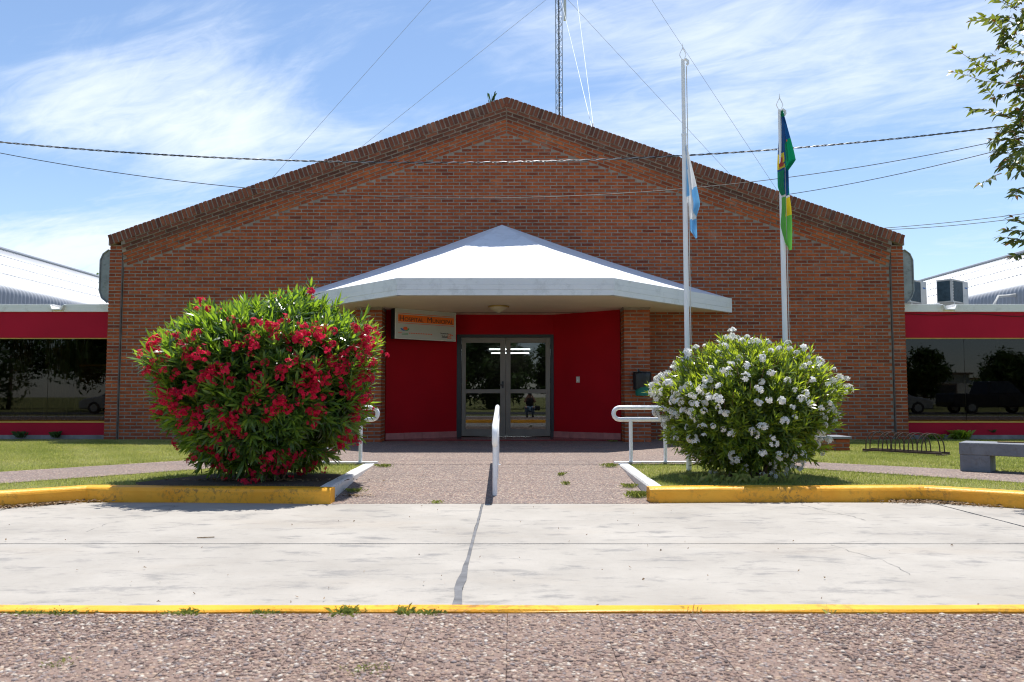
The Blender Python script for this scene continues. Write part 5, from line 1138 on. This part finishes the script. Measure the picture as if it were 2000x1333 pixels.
SKIN = paint('skin', (.42,.24,.16), .5, .05, 5, 0); SHIRT = paint('black_shirt', (.02,.02,.024), .8, .2, 5, .2, 60); JEAN = paint('jeans', (.16,.27,.38), .8, .2, 6, .2, 80); HAIR = paint('dark_hair', (.03,.02,.015), .6, .3, 20, .3, 60)
J = {'pel': (0, -.10, .34), 'spine': (0, -.04, .55), 'chest': (0, .03, .74), 'neck': (0, .07, .90), 'chin': (0, .10, .96), 'head': (0, .11, 1.04), 'crown': (0, .09, 1.12)}
names = list(J); vs_ = [J[k] for k in names]; ed = [(0, 1), (1, 2), (2, 3), (3, 4), (4, 5), (5, 6)]; rad = [(.15, .13), (.135, .11), (.16, .115), .055, .06, (.075, .09), (.06, .075)]
def add_chain(start, pts, rr):
    p = start
    for a, b in zip(pts, rr): vs_.append(a); rad.append(b); ed.append((p, len(vs_)-1)); p = len(vs_)-1
    return p
for s in (-1, 1):
    hnd = add_chain(2, [(s*.18, .04, .81), (s*.24, .20, .68), (s*.12, .30, .92), (s*.07, .33, 1.0)], [.06, .048, .036, .034])
    for k in range(4): add_chain(hnd, [(s*(.055-.004*k), .365, 1.035-.02*k), (s*.02, .375, 1.04-.02*k)], [.010, .009])
    add_chain(hnd, [(s*.05, .335, .97), (s*.03, .35, .965)], [.012, .010])
    add_chain(0, [(s*.11, -.06, .36), (s*.17, .30, .46), (s*.13, .04, .14), (s*.13, .02, .06), (s*.13, .17, .035)], [.10, .075, .055, .045, .042])
skin('body', vs_, ed, rad, SKIN, ph)
jv = [(0, -.10, .34)]; je = []; jr = [(.165, .145)]
for s in (-1, 1):
    b = len(jv); jv += [(s*.11, -.06, .36), (s*.17, .30, .465), (s*.13, .05, .15), (s*.13, .02, .09)]; je += [(0, b), (b, b+1), (b+1, b+2), (b+2, b+3)]; jr += [.112, .086, .066, .058]
skin('jeans', jv, je, jr, JEAN, ph)
sv = [(0, -.09, .38), (0, -.04, .55), (0, .03, .74), (0, .065, .86)]; se = [(0, 1), (1, 2), (2, 3)]; sr = [(.165, .14), (.15, .125), (.175, .13), .075]
for s in (-1, 1):
    b = len(sv); sv += [(s*.18, .04, .81), (s*.215, .13, .735)]; se += [(2, b), (b, b+1)]; sr += [.075, .062]
skin('shirt', sv, se, sr, SHIRT, ph)
skin('hair', [(0, .05, .98), (0, .055, 1.06), (0, .085, 1.125)], [(0, 1), (1, 2)], [.07, .088, .075], HAIR, ph)
for s in (-1, 1): MB().box(s*.13-.05, s*.13+.05, -.06, .22, .0, .075).build('shoe', SHIRT, ph, bevel=.03).location = (0, 0, 0)
for ch in ph.children:
    if ch.name.startswith('shoe'):
        for v in ch.data.vertices: v.co += Vector((px0, py0, pz0))
cm_ = thing('hand_camera', (px0, py0+.4, pz0+1.0), 'black camera held to the crouching photographer\'s face', 'camera'); MB().box(px0-.07, px0+.07, py0+.36, py0+.42, pz0+.98, pz0+1.08).build('camera_body', BLACKM, cm_, bevel=.01); MB().tube([(px0, py0+.42, pz0+1.02), (px0, py0+.52, pz0+1.02)], .036, 14).build('lens', BLACKM, cm_, True)
bg_ = thing('shoulder_bag', (px0+.25, py0+.05, pz0+.3), 'black shoulder bag hanging at the crouching photographer\'s side', 'bag'); MB().box(px0+.22, px0+.46, py0-.1, py0+.12, pz0+.30, pz0+.52).build('bag_body', SHIRT, bg_, bevel=.05); MB().tube([(px0+.3, py0, pz0+.5), (px0+.1, py0+.1, pz0+.88), (px0-.1, py0-.05, pz0+.85)], .015, 6).build('strap', SHIRT, bg_, True)
bpy.context.view_layer.update()
